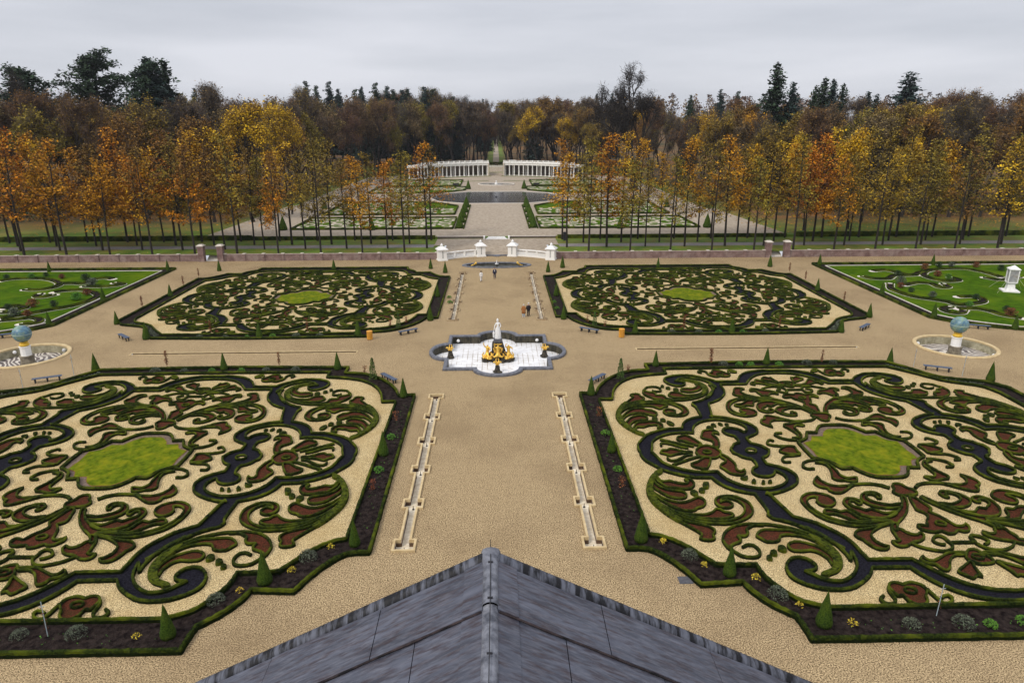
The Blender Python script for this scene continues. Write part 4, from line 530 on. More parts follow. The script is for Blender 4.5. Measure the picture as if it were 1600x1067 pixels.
def bush(kind):
    c, st = MB(), MB(); g = random.gauss
    if kind in ('grey', 'green', 'yellow'):
        R0, H0, n, s = dict(grey=(.5, .42, 420, .05), green=(.36, .32, 240, .065), yellow=(.24, .25, 60, .055))[kind]
        for k in range(14 if kind != 'yellow' else 7):
            a = random.uniform(0, 6.28); d = random.uniform(.2, .9)*R0
            st.tube([(0, 0, 0), (d*.5*math.cos(a), d*.5*math.sin(a), H0*.6), (d*math.cos(a), d*math.sin(a), H0*random.uniform(.7, 1.1))], [.012, .008, .004], 4)
        for k in range(n):
            a = random.uniform(0, 6.28); d = R0*math.sqrt(random.random()); zz = H0*math.sqrt(max(0, 1-(d/R0)**2))*random.uniform(.6, 1.15)
            c.leaf((d*math.cos(a), d*math.sin(a), zz+.02), s*random.uniform(.7, 1.3), flat=.3, asp=.4)
        return c.mesh('foliage', M['b_'+kind]), st.mesh('stems', M['bark2'])
    if kind in ('column', 'brown'):
        H0 = 1.9 if kind == 'column' else 1.0
        st.tube([(0, 0, 0), (.02, .01, H0)], [.02, .01], 5)
        for k in range(260 if kind == 'column' else 110):
            z = random.uniform(.25, 1)*H0; a = random.uniform(0, 6.28); d = random.uniform(.02, .2 if kind == 'column' else .28)*(1 if math.sin(z*9) > -.3 else .5)
            c.leaf((d*math.cos(a), d*math.sin(a), z), random.uniform(.04, .08), flat=.2)
        return c.mesh('foliage', M['b_brown']), st.mesh('stem', M['bark2'])
    if kind == 'thuja':
        st.tube([(0, 0, 0), (0, 0, 1.9)], [.03, .01], 5)
        for k in range(700):
            t = random.random(); z = .1+t*1.9; r = .3*(1-t)**.7+.04; a = random.uniform(0, 6.28); d = r*random.uniform(.6, 1.1)
            c.leaf((d*math.cos(a), d*math.sin(a), z), random.uniform(.05, .09), flat=.0, asp=.4)
        return c.mesh('foliage', mat('fresh_conifer', (.03, .07, .01), (.10, .16, .03), 5, island=.5)), st.mesh('stem', M['bark2'])
    if kind == 'stake':
        st.tube([(0, 0, 0), (.06, 0, 2.0)], .022, 5); st.tube([(-.09, 0, 1.72), (.2, 0, 1.74)], .015, 4)
        for k in range(26): c.leaf((random.gauss(.03, .06), random.gauss(0, .06), random.uniform(.4, 1.8)), .05)
        return c.mesh('foliage', M['b_brown']), st.mesh('rod', M['pale'])
BUSH = {k: [bush(k) for _ in range(3)] for k in ('grey', 'green', 'yellow', 'column', 'brown', 'thuja', 'stake')}
BL = dict(grey=('grey_shrub', 'grey-green shrub', 'shrub', 'grey-green shrubs of the border beds'), green=('green_perennial', 'green plant', 'plant', 'bright green plants of the border beds'), yellow=('yellow_perennial', 'yellow plant', 'plant', 'yellow plants of the border beds'), column=('columnar_shrub', 'thin brown shrub', 'shrub', 'thin brown shrubs of the border beds'), brown=('withered_shrub', 'withered shrub', 'shrub', 'withered shrubs of the border beds'), thuja=('young_conifer', 'slim green conifer', 'conifer', 'slim conifers of the border beds'), stake=('plant_stake', 'thin pale stake', 'plant stake', 'pale stakes of the border beds'))
def plant(kind, x, y, where, s=1.0):
    nm, lab, cat, grp = BL[kind]; a, b = random.choice(BUSH[kind])
    t = empty(nm, (x, y, .02), random.uniform(-.4, .4) if kind == 'stake' else random.uniform(0, 6), '%s, %s' % (lab, where), cat, grp); t.scale = (s, s, s)
    put(a.name.split('.')[0], a, t); put(b.name.split('.')[0], b, t); return t
for kind, x, y, w in EX['plants']: plant(kind, x, y, w, random.uniform(.85, 1.15))
# plants along the near beds that run towards the frame edges and the chamfered globe-side beds
mb = MB()
def along(P, t):
    k = min(len(P)-2, int(t*(len(P)-1))); f = t*(len(P)-1)-k
    return (P[k][0]+(P[k+1][0]-P[k][0])*f, P[k][1]+(P[k+1][1]-P[k][1])*f)
for pname, px, py, psx, psy in PAR:
    for i in range(260):
        t = random.random(); a = along(TR['bo'][8:12], t); b = along(TR['bi'][9:13], t); f = random.uniform(.25, .75)
        x = px+psx*(a[0]+(b[0]-a[0])*f); y = py+psy*(a[1]+(b[1]-a[1])*f)
        for k in range(3): mb.leaf((x+random.gauss(0, .07), y+random.gauss(0, .07), random.uniform(.03, .16)), random.uniform(.04, .09))
tag(mb.build('ground_cover', M['b_grey']), 'low leafy ground cover in the curved beds facing the globes', 'ground cover', kind='stuff')
mb = MB()
for k in range(900):
    px, py, psx, psy = random.choice([(p[1], p[2], p[3], p[4]) for p in PAR])
    e_ = random.choice('lbt'); 
    if e_ == 'l': x, y = px-psx*(19.1+random.uniform(-.45, .45)), py+random.uniform(-10, 10)
    else: x, y = px+random.uniform(-10, 11), py+(19.0+random.uniform(-.4, .4))*(1 if e_ == 't' else -1)
    mb.leaf((x, y, random.uniform(.03, .08)), random.uniform(.02, .06))
tag(mb.build('seedlings', M['b_green']), 'tiny seedlings and weeds scattered over the border soil', 'seedlings', kind='stuff')
# ---------------------------------------------------------------- side lawns
for sgn, nm in ((1, 'right'), (-1, 'left')):
    O = [(54.6, 118), (54.6, 83.6), (56.5, 81.2), (59.3, 79.4), (62.6, 77.9), (110, 77.9), (110, 118)]
    I = [(56.3, 116.7), (56.3, 85.2), (57.8, 83.0), (60.2, 81.2), (63.2, 79.4), (109, 79.4), (109, 116.7)]
    O = [[sgn*a, b, 1] for a, b in O]; I = [[sgn*a, b, 1] for a, b in I]
    if sgn < 0: O = O[::-1]; I = I[::-1]
    t = empty('border_bed', (sgn*80, 98, 0), label='dark soil bed with white stone edge round the %s side lawn' % nm, cat='flower bed', group='border beds of the side lawns')
    sh = lambda P: [[p[0]-sgn*80, p[1]-98]+list(p[2:]) for p in P]
    m1 = MB(); hedge(m1, sh(O), .3, .38, True, step=.25, j=.02); m1.build('box_edging', M['boxd'], t)
    m1 = MB(); hedge(m1, sh(I), .14, .10, True, step=.5, j=.004); m1.build('stone_edge', M['edge'], t)
    m1 = MB(); m1.poly(sh(O), .02, holes=[sh(I)]); m1.build('soil', M['soil'], t)
    sheet('side_lawn', [p[:2] for p in I], .03, M['lawn2'])
    KEY = 'R' if sgn > 0 else 'L'
    WN = ['upper hooked', 'middle hooked', 'long lower S-shaped', 'small inner', 'large looping', 'small round', 'long nearest', 'far end']
    for i, ln in enumerate(EX['side'][KEY]):
        q = smooth_line([[p[0], p[1]] for p in ln], False, .25)
        c = (sum(p[0] for p in q)/len(q), sum(p[1] for p in q)/len(q)); q = [(p[0]-c[0], p[1]-c[1]) for p in q]
        t = empty('scroll_bed', (c[0], c[1], 0), label='%s dark scroll bed with pale stone edge cut into the %s side lawn' % (WN[i], nm), cat='flower bed', group='scroll beds of the side lawns')
        m1 = MB(); ribbon(m1, q, 1.25, .036+.003*i); m1.add([(q[0][0]+.75*math.cos(a*.5), q[0][1]+.75*math.sin(a*.5), .034+.003*i) for a in range(12)], [tuple(range(12))]); m1.add([(q[-1][0]+.75*math.cos(a*.5), q[-1][1]+.75*math.sin(a*.5), .034+.003*i) for a in range(12)], [tuple(range(12))]); m1.build('stone_edge', M['edge'], t)
        m1 = MB(); ribbon(m1, q, .95, .06+.003*i); m1.build('soil', M['soil'], t)
        m1 = MB(); hedge(m1, offset(q, .42), .16, .26, raw=True); hedge(m1, offset(q, -.42), .16, .26, raw=True); m1.build('box_edging', M['boxd'], t)
    kinds = ['b_brown', 'b_dark', 'b_green', 'b_brown', 'b_grey', 'b_dark']
    names_ = {'b_brown': 'reddish brown', 'b_dark': 'dark green', 'b_green': 'fresh green', 'b_grey': 'grey-green'}
    meshes = []
    for k in range(3):
        c = MB(); st = MB()
        for q in range(700):
            a = random.uniform(0, 6.28); z = random.uniform(.15, 1.15); d = random.uniform(0, .62)*math.sin(min(1, z)*2.2+.3)
            c.leaf((d*math.cos(a), d*math.sin(a), z), random.uniform(.05, .1), flat=.2)
        for q in range(9):
            a = random.uniform(0, 6.28); st.tube([(0, 0, 0), (.35*math.cos(a), .35*math.sin(a), 1)], [.02, .006], 4)
        meshes.append((c, st.mesh('stems', M['bark2'])))
    mm_ = {}
    for i, (x, y) in enumerate(EX['sb'][KEY]):
        kd = kinds[(i*5+1) % 6]; ci = i % 3
        if (kd, ci) not in mm_: mm_[(kd, ci)] = meshes[ci][0].mesh('foliage', M[kd])
        ords = ['first', 'second', 'third', 'fourth', 'fifth', 'sixth', 'seventh', 'eighth', 'ninth', 'tenth', 'eleventh', 'twelfth', 'thirteenth', 'fourteenth', 'fifteenth', 'sixteenth']
        rk = sorted(range(len(EX['sb'][KEY])), key=lambda j: EX['sb'][KEY][j][0]).index(i)
        t = empty('round_shrub', (x, y, .03), random.uniform(0, 6), 'rounded %s shrub, %s side lawn, %s from the left' % (names_[kd], nm, ords[rk]), 'shrub', 'shrubs of the side lawns')
        s = random.uniform(.7, 1.2); t.scale = (s*1.15, s*1.15, s*.85); put('foliage', mm_[(kd, ci)], t); put('stems', meshes[ci][1], t)
# ---------------------------------------------------------------- basins, channels, globes
def wall_loop(mb, P, z0, z1, m=0, flip=False):
    n = len(P); mb.add([(p[0], p[1], z0) for p in P]+[(p[0], p[1], z1) for p in P], [((i+1) % n, i, i+n, (i+1) % n+n) if not flip else (i, (i+1) % n, (i+1) % n+n, i+n) for i in range(n)], m)
def ring_cap(mb, A, B, z, m=0):
    n = len(A); mb.add([(p[0], p[1], z) for p in A]+[(p[0], p[1], z) for p in B], [(i, (i+1) % n, (i+1) % n+n, i+n) for i in range(n)], m)
def rim(mb, inn, mid_, outw, z1, m=0):
    """stone kerb: inner face, rounded top, outer face"""
    ring_cap(mb, outw, mid_, z1, m); wall_loop(mb, outw, -.05, z1, m, True)
def loc_(P, c): return [(p[0]-c[0], p[1]-c[1]) for p in P]
t = empty('cross_fountain', (FC[0], FC[1], 0), label='wide cross-shaped fountain basin with dark rim and empty white tiled floor', cat='fountain')
A, B, B2, C_ = [loc_(cross(d), FC) for d in (.02, .08, .36, .42)]
mb = MB(); ring_cap(mb, B2, B, .27); ring_cap(mb, C_, B2, .2); wall_loop(mb, C_, -.05, .2, 0, True)
n = len(A); mb.add([(p[0], p[1], .27) for p in B]+[(p[0], p[1], .18) for p in A]+[(p[0], p[1], .08) for p in A], [(i, (i+1) % n, (i+1) % n+n, i+n) for i in range(n)]+[(i+n, (i+1) % n+n, (i+1) % n+2*n, i+2*n) for i in range(n)])
mb.add([(p[0], p[1], .2) for p in C_]+[(p[0], p[1], .27) for p in B2], [(i, (i+1) % n, (i+1) % n+n, i+n) for i in range(n)])
mb.build('stone_rim', M['blue'], t)
mb = MB(); wall_loop(mb, A, -.72, .1); mb.build('inner_wall', M['dark'], t)
mb = MB(); mb.poly(loc_(cross(.1), FC), -.7); mb.build('tiled_floor', M['tile'], t)
for sx in (-1, 1):
    mb = MB(); mb.lathe([(.05, 0), (.17, .08), (.2, .2), (.12, .32), (.02, .36)], 10, (sx*4.55, 5.1, -.45)); mb.build('lamp', M['marble'], t)
# stepped channels
for ci, c in enumerate(CAN):
    cc = (c[0], c[1]+12 if not c[4] else 144.7-c[1]-14); nm = ['left', 'right', 'left', 'right'][ci]; w = 'near' if ci < 2 else 'far'
    t = empty('water_channel', (cc[0], cc[1], 0), label='long narrow sandstone channel with square boxes on the %s of the %s middle path' % (nm, w), cat='water channel', group='stepped channels beside the middle path')
    A = loc_(canal(*c[:4], 0, c[4]), cc); B = loc_(canal(*c[:4], .135, c[4]), cc)
    mb = MB(); ring_cap(mb, B, A, .14); wall_loop(mb, B, -.05, .14, 0, True); wall_loop(mb, A, -.1, .14); mb.build('coping', M['sand'] if ci < 2 else M['coping_brown'], t)
    mb = MB(); wall_loop(mb, loc_(canal(*c[:4], -.01, c[4]), cc), -.5, -.08); mb.build('inner_wall', M['deepbrown'], t)
    mb = MB(); mb.poly(loc_(canal(*c[:4], .03, c[4]), cc), -.34); mb.build('channel_floor', M['sandin'], t)
    mb = MB(); 
    for k in range(c[2]+1):
        y = c[1]+k*c[3]+.62; y = 144.7-y if c[4] else y
        nb = MB(); nb.tube([(0, 0, 0), (0, 0, .28)], [.035, .02], 6); nb.lathe([(.09, 0), (.06, .05), (.02, .06)], 8); nb.build('water_jet', M['benchleg'], t, (c[0]-cc[0], y-cc[1], -.34))
for i, (a, b) in enumerate(RILL):
    t = empty('rill', ((a+b)/2, 72.42, 0), label='thin straight sandstone rill crossing the gravel on the %s' % ('left' if i == 0 else 'right'), cat='rill', group='rills of the cross path')
    l = (b-a)/2; mb = MB(); mb.box((0, -.35, -.05), (2*l+.2, .11, .09)); mb.box((0, .35, -.05), (2*l+.2, .11, .09)); mb.box((-l-.04, 0, -.05), (.12, .58, .089)); mb.box((l+.04, 0, -.05), (.12, .58, .089)); mb.build('coping', M['sand'], t)
    mb = MB(); mb.box((0, 0, -.4), (2*l, .6, .1)); mb.build('channel_floor', M['deepbrown'], t)
    mb = MB(); mb.add([(-l, -.30, -.35), (l, -.30, -.35), (l, -.30, 0), (-l, -.30, 0)], [(3, 2, 1, 0)]); mb.add([(-l, .30, -.35), (l, .30, -.35), (l, .30, 0), (-l, .30, 0)], [(0, 1, 2, 3)]); mb.build('inner_wall', M['deepbrown'], t)
# globes
for i, g in enumerate(GL):
    nm = 'left' if i == 0 else 'right'
    t = empty('globe_basin', (g[0], g[1], 0), label='round sunken basin with black and white pebble floor round the %s globe' % nm, cat='basin', group='round basins of the globes')
    mb = MB(); mb.lathe([(3.78, -.05), (3.78, .1), (3.83, .15), (4.12, .15), (4.2, .08), (4.2, -.05)], 72); mb.f = mb.f[:-2]; mb.m = mb.m[:-2]; mb.build('coping', M['sand'], t)
    mb = MB(); wall_loop(mb, circ(0, 0, 3.8, 72), -.9, 0); mb.build('inner_wall', mat('pale_basin_wall', (.30, .27, .17), (.50, .46, .33), 1.6, c3=(.12, .10, .05), s3=.9, f3=.6) if i == 0 else bpy.data.materials['pale_basin_wall'], t)
    mb = MB(); mb.poly(circ(0, 0, 3.85, 48), -.88); mb.build('pebble_floor', M['mosaic'], t)
    for k in range(4):
        a = k*math.pi/2+.9
        mb = MB(); mb.lathe([(.05, 0), (.16, .06), (.2, .2), (.13, .33), (.02, .38)], 10); mb.build('shell_spout', M['marble'], t, (3.6*math.cos(a), 3.6*math.sin(a), -.5))
    t = empty('globe_fountain', (g[0], g[1], -.88), label='painted %s globe on a gilded ring and white stone pedestal' % ('blue and green celestial' if i else 'blue and green terrestrial'), cat='globe', group='globes of the cross path')
    t['label'] += ', %s side' % nm
    mb = MB(); mb.lathe([(.78, 0), (.78, .1), (.66, .14), (.66, .85), (.74, .9), (.74, 1.0)], 8); mb.build('stone_base', mat('weathered_base', (.12, .10, .07), (.30, .26, .19), 2) if i == 0 else bpy.data.materials['weathered_base'], t)
    mb = MB(); mb.lathe([(.52, 1.0), (.50, 1.1), (.50, 1.85), (.56, 1.92), (.56, 2.02)], 12); mb.build('white_drum', M['white'], t)
    mb = MB(); mb.lathe([(.30, 2.02), (.46, 2.08), (.50, 2.2), (.40, 2.3), (.30, 2.36), (.42, 2.46), (.40, 2.52)], 20); mb.build('gilded_ring', M['goldd'], t)
    mb = MB(); R0 = .90; mb.lathe([(R0*math.sin(math.pi*k/24)+.001, 3.38-R0*math.cos(math.pi*k/24)) for k in range(25)], 40); mb.build('globe', M['globe'], t, smooth=True)
    mb = MB(); mb.lathe([(R0+.004, 3.35), (R0+.018, 3.36), (R0+.018, 3.40), (R0+.004, 3.41)], 40); o = mb.build('meridian_band', mat('band_paint', (.45, .50, .30), (.30, .40, .42), 4) if i == 0 else bpy.data.materials['band_paint'], t)
# far oval pool
t = empty('oval_pool', (0, 119.3, 0), label='flat oval pool of dark water before the white balustrade', cat='pool')
mb = MB(); mb.lathe([(2.18, -.05), (2.18, .12), (2.24, .16), (2.42, .16), (2.46, .1), (2.46, -.05)], 72, sxy=(2.45, 1)); mb.f = mb.f[:-2]; mb.m = mb.m[:-2]; mb.build('stone_rim', M['blue'], t)
mb = MB(); wall_loop(mb, circ(0, 0, 2.2, 72, 2.45), -.5, .05); mb.build('inner_wall', M['dark'], t)
mb = MB(); mb.poly(circ(0, 0, 2.3, 48, 2.45), -.32); mb.build('water', M['water2'], t)
# ---------------------------------------------------------------- figures grown from skinned skeletons
def skin(name, mt, parent, J, E, sub=1, root=0):
    """J: list of (x,y,z,r); E: edges"""
    me = bpy.data.meshes.new(name); me.from_pydata([j[:3] for j in J], E, []); me.materials.append(mt)
    o = put(name, me, parent); md = o.modifiers.new('skin', 'SKIN'); md.use_smooth_shade = True
    sv = me.skin_vertices[0].data
    for i, j in enumerate(J): sv[i].radius = (j[3], j[3]*(j[4] if len(j) > 4 else 1)); sv[i].use_root = (i == root)
    if sub: s = o.modifiers.new('sub', 'SUBSURF'); s.levels = sub; s.render_levels = sub
    return o
def chainE(idx): return list(zip(idx[:-1], idx[1:]))
def human(parent, h=1.75, arms=(((-.24, .0, .98), (-.26, -.06, .74)), ((.24, .0, .98), (.26, -.06, .74))), step=.1, mats=None, face=True, scale_head=1.0, name='body'):
    """feet at z=0, facing -y; arms: (elbow, wrist) for each side, in units of a 1.75 m figure"""
    J = [(0, 0, .96, .12), (0, 0, 1.1, .12), (0, .01, 1.28, .145, .75), (0, .01, 1.42, .10), (0, 0, 1.50, .052), (0, -.01, 1.60, .085), (0, -.01, 1.70, .078)]
    E = chainE(list(range(7)))
    def ad(p, pts):
        for q in pts: J.append(q); E.append((p, len(J)-1)); p = len(J)-1
        return p
    for s, (el, wr), dy in ((-1, arms[0], -step), (1, arms[1], step)):
        w = ad(3, [(s*.17, .01, 1.42, .062), (el[0], el[1], el[2]+.1, .043), (wr[0], wr[1], wr[2]+.04, .030)])
        dx, dyy, dz = wr[0]-el[0], wr[1]-el[1], wr[2]-el[2]-.1; l = math.sqrt(dx*dx+dyy*dyy+dz*dz); d = (dx/l, dyy/l, dz/l)
        pm = ad(w, [(wr[0]+d[0]*.05, wr[1]+d[1]*.05, wr[2]+.04+d[2]*.05, .030, .6)])
        for k, fl in enumerate((.075, .085, .08, .062)):
            off = (k-1.5)*.019
            ad(pm, [(wr[0]+d[0]*.08+off*.4, wr[1]+d[1]*.08+off, wr[2]+.04+d[2]*.08, .009), (wr[0]+d[0]*(.08+fl*.6)+off*.4, wr[1]+d[1]*(.08+fl*.6)+off-.006, wr[2]+.04+d[2]*(.08+fl*.6), .008), (wr[0]+d[0]*(.08+fl), wr[1]+d[1]*(.08+fl)+off-.02, wr[2]+.04+d[2]*(.08+fl), .007)])
        ad(w, [(wr[0]+d[0]*.04, wr[1]+d[1]*.04-.035, wr[2]+.04+d[2]*.04, .011), (wr[0]+d[0]*.08, wr[1]+d[1]*.08-.05, wr[2]+.04+d[2]*.08, .009)])
        ad(0, [(s*.09, 0, .9, .095), (s*.10, dy*.6-.01, .5, .062), (s*.10, dy, .10, .042), (s*.10, dy-.05, .04, .042), (s*.10, dy-.15, .03, .036)])
    k = h/1.75; J = [(a[0]*k, a[1]*k, a[2]*k, a[3]*k)+tuple(a[4:]) for a in J]
    o = skin(name, mats, parent, J, E)
    if face:
        f = MB(); zz = 1.655*k
        f.lathe([(.004, -.01), (.016, 0), (.012, .02), (.003, .045)], 6, (0, -.095*k, zz-.03))
        for s in (-1, 1):
            f.lathe([(.002, -.012), (.012, -.006), (.014, 0), (.012, .006), (.002, .012)], 6, (s*.031*k, -.082*k, zz+.012), 1)
            f.lathe([(.004, -.03), (.02, -.01), (.02, .012), (.006, .03)], 6, (s*.083*k, 0, zz))
        f.box((0, -.086*k, zz-.062), (.05, .012, .012), 2)
        fm = [mats, M['hairb'] if mats != M['marble'] else mats, M['red'] if mats != M['marble'] else mats]
        f.build('face', fm, parent)
    return o
def garment(name, parent, m, prof, c=(0, 0, 0), sxy=(1, .7), n=18, jit=.008):
    mb = MB(); mb.lathe(prof, n, c, 0, jit, sxy); return mb.build(name, m, parent, smooth=True)
def sleeve(parent, m, pts, r, name='sleeve'):
    mb = MB(); mb.tube(pts, r, 10); return mb.build(name, m, parent, smooth=True)
def hair(parent, m, z, r=.1, long=False):
    mb = MB(); mb.lathe([(r*.9, -.05 if not long else -.16), (r*1.02, 0), (r*.95, .05), (r*.6, .095), (r*.1, .11)], 14, (0, .018, z), jit=.004); return mb.build('hair', m, parent, smooth=True)
def trousers(parent, m, k, step, dyr=1.0, name='trousers', r=1.15):
    return skin(name, m, parent, [(0, 0, .95*k, .125), (-.09*k, 0, .86*k, .10*r), (-.10*k, -step*.6, .5*k, .072*r), (-.10*k, -step, .09*k, .06*r), (.09*k, 0, .86*k, .10*r), (.10*k, step*.6, .5*k, .072*r), (.10*k, step, .09*k, .06*r)], [(0, 1), (1, 2), (2, 3), (0, 4), (4, 5), (5, 6)])
def shoes(parent, m, k, step):
    for s, d in ((-1, -step), (1, step)):
        mb = MB(); mb.lathe([(.05, 0), (.055, .03), (.045, .07), (.03, .09)], 10, (s*.10*k, d-.06, 0), sxy=(1, 2.2)); mb.build('shoe', m, parent, smooth=True)
# woman in white walking towards the palace
A2 = (((-.25, .03, .98), (-.24, -.08, .76)), ((.25, .02, .98), (.26, .06, .76)))
t = empty('person', (-2.45, 106.8, 0), .15, 'walking person in a white coat and wide white trousers', 'person')
human(t, 1.68, A2, .14, M['skin']); garment('coat', t, M['whitec'], [(.22, .72), (.19, .95), (.155, 1.06), (.185, 1.22), (.20, 1.33), (.12, 1.41), (.06, 1.44)])
sleeve(t, M['whitec'], [(-.15, 0, 1.36), (-.24, .03, 1.04), (-.235, -.06, .82)], [.065, .052, .045]); sleeve(t, M['whitec'], [(.15, 0, 1.36), (.24, .02, 1.04), (.25, .05, .82)], [.065, .052, .045])
trousers(t, M['whitec'], .96, .15, r=1.35); shoes(t, M['benchleg'], .96, .15); hair(t, M['hairb'], 1.6, long=True)
t = empty('person', (-.33, 108.6, 0), -.05, 'person in a dark navy suit with an open white shirt collar and brown shoes', 'person')
human(t, 1.85, A2, .05, M['skin']); garment('jacket', t, M['navy'], [(.215, .84), (.2, 1.0), (.185, 1.14), (.235, 1.34), (.24, 1.44), (.14, 1.53), (.065, 1.56)])
sleeve(t, M['navy'], [(-.19, 0, 1.48), (-.265, .03, 1.12), (-.255, -.06, .9)], [.075, .06, .05]); sleeve(t, M['navy'], [(.19, 0, 1.48), (.265, .02, 1.12), (.275, .05, .9)], [.075, .06, .05])
mb = MB(); mb.box((0, -.165, 1.2), (.09, .02, .32), taper=.5); mb.build('shirt', M['whitec'], t); trousers(t, M['navy'], 1.06, .05); shoes(t, M['shoe'], 1.06, .05); hair(t, M['hairb'], 1.765)
A3 = (((-.24, .0, .98), (-.16, -.14, .92)), ((.26, .02, .98), (.30, -.02, .92)))
t = empty('person', (3.4, 85.9, 0), 2.9, 'white-haired person in a rust brown long coat and pale jeans beside a companion in black', 'person')
human(t, 1.68, A3, .03, M['skin']); garment('coat', t, M['tan'], [(.27, .5), (.25, .8), (.22, 1.05), (.24, 1.25), (.22, 1.36), (.15, 1.43), (.08, 1.46)])
sleeve(t, M['tan'], [(-.17, 0, 1.36), (-.25, .0, 1.04), (-.17, -.12, .96)], [.08, .068, .055]); sleeve(t, M['tan'], [(.17, 0, 1.36), (.26, .02, 1.04), (.29, -.02, .96)], [.08, .068, .055])
trousers(t, M['jean'], .96, .03); shoes(t, M['shoew'], .96, .03); hair(t, M['hairg'], 1.6)
t = empty('person', (4.02, 86.15, 0), 3.3, 'grey-haired person in a black jacket and black trousers arm in arm with a companion', 'person')
human(t, 1.8, A3, .04, M['skin']); garment('jacket', t, M['blackc'], [(.24, .82), (.235, .98), (.22, 1.14), (.25, 1.33), (.235, 1.43), (.15, 1.5), (.075, 1.54)])
sleeve(t, M['blackc'], [(-.19, 0, 1.44), (-.27, 0, 1.08), (-.19, -.12, 1.0)], [.08, .068, .055]); sleeve(t, M['blackc'], [(.19, 0, 1.44), (.28, .02, 1.08), (.31, -.02, 1.0)], [.08, .068, .055])
trousers(t, M['blackc'], 1.03, .04); shoes(t, M['shoe'], 1.03, .04); hair(t, M['hairg'], 1.72)
for x, s_ in ((-.35, 0), (.45, 1)):
    t = empty('person', (x, 324.5, zt(0, 324.5)), 3.1, 'tiny dark figure standing above the gravel slope, %s of two' % ('left' if s_ == 0 else 'right'), 'person', 'pair above the gravel slope')
    human(t, 1.75, A3, .03, M['skin'], face=False); garment('jacket', t, M['blackc'], [(.24, .7), (.22, 1.1), (.24, 1.33), (.22, 1.42), (.08, 1.5)]); trousers(t, M['blackc'], 1, .03); hair(t, M['hairb'], 1.67)
# statue fountain in the cross basin
t = empty('fountain_sculpture', (0.08, 71.6, -.7), label='white marble goddess on a dark rock pile among gilded tritons', cat='sculpture')
def rocks(mb, n, c, rx, ry, h, s):
    for i in range(n):
        a = random.uniform(0, 6.28); d = math.sqrt(random.random()); z = h*(1-d)*random.uniform(.5, 1)
        q = s*random.uniform(.6, 1.3); mb.lathe([(q*.5, 0), (q*random.uniform(.8, 1.1), q*.35), (q*.8, q*.75), (q*.25, q*1.05)], 7, (c[0]+d*rx*math.cos(a), c[1]+d*ry*math.sin(a), c[2]+z), jit=q*.18)
mb = MB(); rocks(mb, 60, (0, 0, 0), 1.5, 1.3, 1.3, .34); rocks(mb, 24, (-1.15, -.5, 0), .5, .5, .35, .28); rocks(mb, 24, (1.15, -.5, 0), .5, .5, .35, .28); mb.lathe([(.85, 0), (.75, 1.0), (.58, 1.9), (.52, 2.05)], 10, jit=.06); mb.build('rockwork', M['rock'], t)
mb = MB(); mb.lathe([(.62, 2.0), (.66, 2.05), (.66, 2.32), (.6, 2.36)], 4); mb.build('plinth', M['slab'], t, rz=math.pi/4)
J = [(0, 0, 1.0, .14), (.02, 0, 1.15, .125), (.01, .01, 1.34, .155, .75), (0, .01, 1.50, .11), (-.01, 0, 1.60, .055), (-.02, -.02, 1.70, .09), (-.02, -.02, 1.82, .08),
     (-.18, .01, 1.48, .068), (-.30, -.02, 1.22, .05), (-.34, -.10, .98, .038), (-.36, -.12, .90, .03), (.18, .01, 1.5, .068), (.29, .05, 1.26, .05), (.20, -.14, 1.12, .036), (.14, -.2, 1.14, .03),
     (-.1, 0, .92, .115), (-.12, -.03, .5, .085), (-.11, 0, .1, .055), (-.11, -.14, .05, .045), (.1, 0, .92, .115), (.14, -.10, .52, .085), (.12, .02, .1, .055), (.14, -.12, .05, .045)]
E_ = [(0, 1), (1, 2), (2, 3), (3, 4), (4, 5), (5, 6), (3, 7), (7, 8), (8, 9), (9, 10), (3, 11), (11, 12), (12, 13), (13, 14), (0, 15), (15, 16), (16, 17), (17, 18), (0, 19), (19, 20), (20, 21), (21, 22)]
for wi, d in ((10, (-.02, -.02, -.06)), (14, (-.05, -.02, .03))):
    for k in range(4):
        b = J[wi]; J.append((b[0]+d[0]+(k-1.5)*.018, b[1]+d[1], b[2]+d[2], .011)); E_.append((wi, len(J)-1))
skin('goddess', M['marble'], t, [(j[0]*1.12, j[1]*1.12, 2.36+j[2]*1.12, j[3]*1.12)+tuple(j[4:]) for j in J], E_)
mb = MB(); P = []; nn = 26
for i, (r, z) in enumerate([(.34, 0), (.31, .3), (.29, .6), (.27, .85), (.24, 1.08), (.2, 1.2)]):
    for k in range(nn):
        a = 6.283*k/nn; rr = r*(1+.13*math.sin(a*7+z*3)+.05*math.sin(a*13)); P.append((rr*math.cos(a), rr*.72*math.sin(a), 2.36+z))
mb.add(P, [(i*nn+k, i*nn+(k+1) % nn, (i+1)*nn+(k+1) % nn, (i+1)*nn+k) for i in range(5) for k in range(nn)]); mb.build('drapery', M['marble'], t, smooth=True)
mb = MB(); mb.lathe([(.11, -.05), (.125, .03), (.1, .1), (.07, .15), (.075, .2), (.02, .23)], 12, (-.02, .02, 2.36+1.98), jit=.01); mb.build('hair', M['marble'], t, smooth=True)
skin('cupid', M['marble'], t, [(-.44, -.12, 2.75, .11), (-.44, -.12, 2.98, .10), (-.44, -.13, 3.12, .05), (-.44, -.15, 3.24, .085), (-.5, -.14, 2.45, .06), (-.38, -.1, 2.45, .06), (-.56, -.16, 2.95, .04), (-.32, -.16, 3.02, .04)], [(0, 1), (1, 2), (2, 3), (0, 4), (0, 5), (1, 6), (1, 7)])
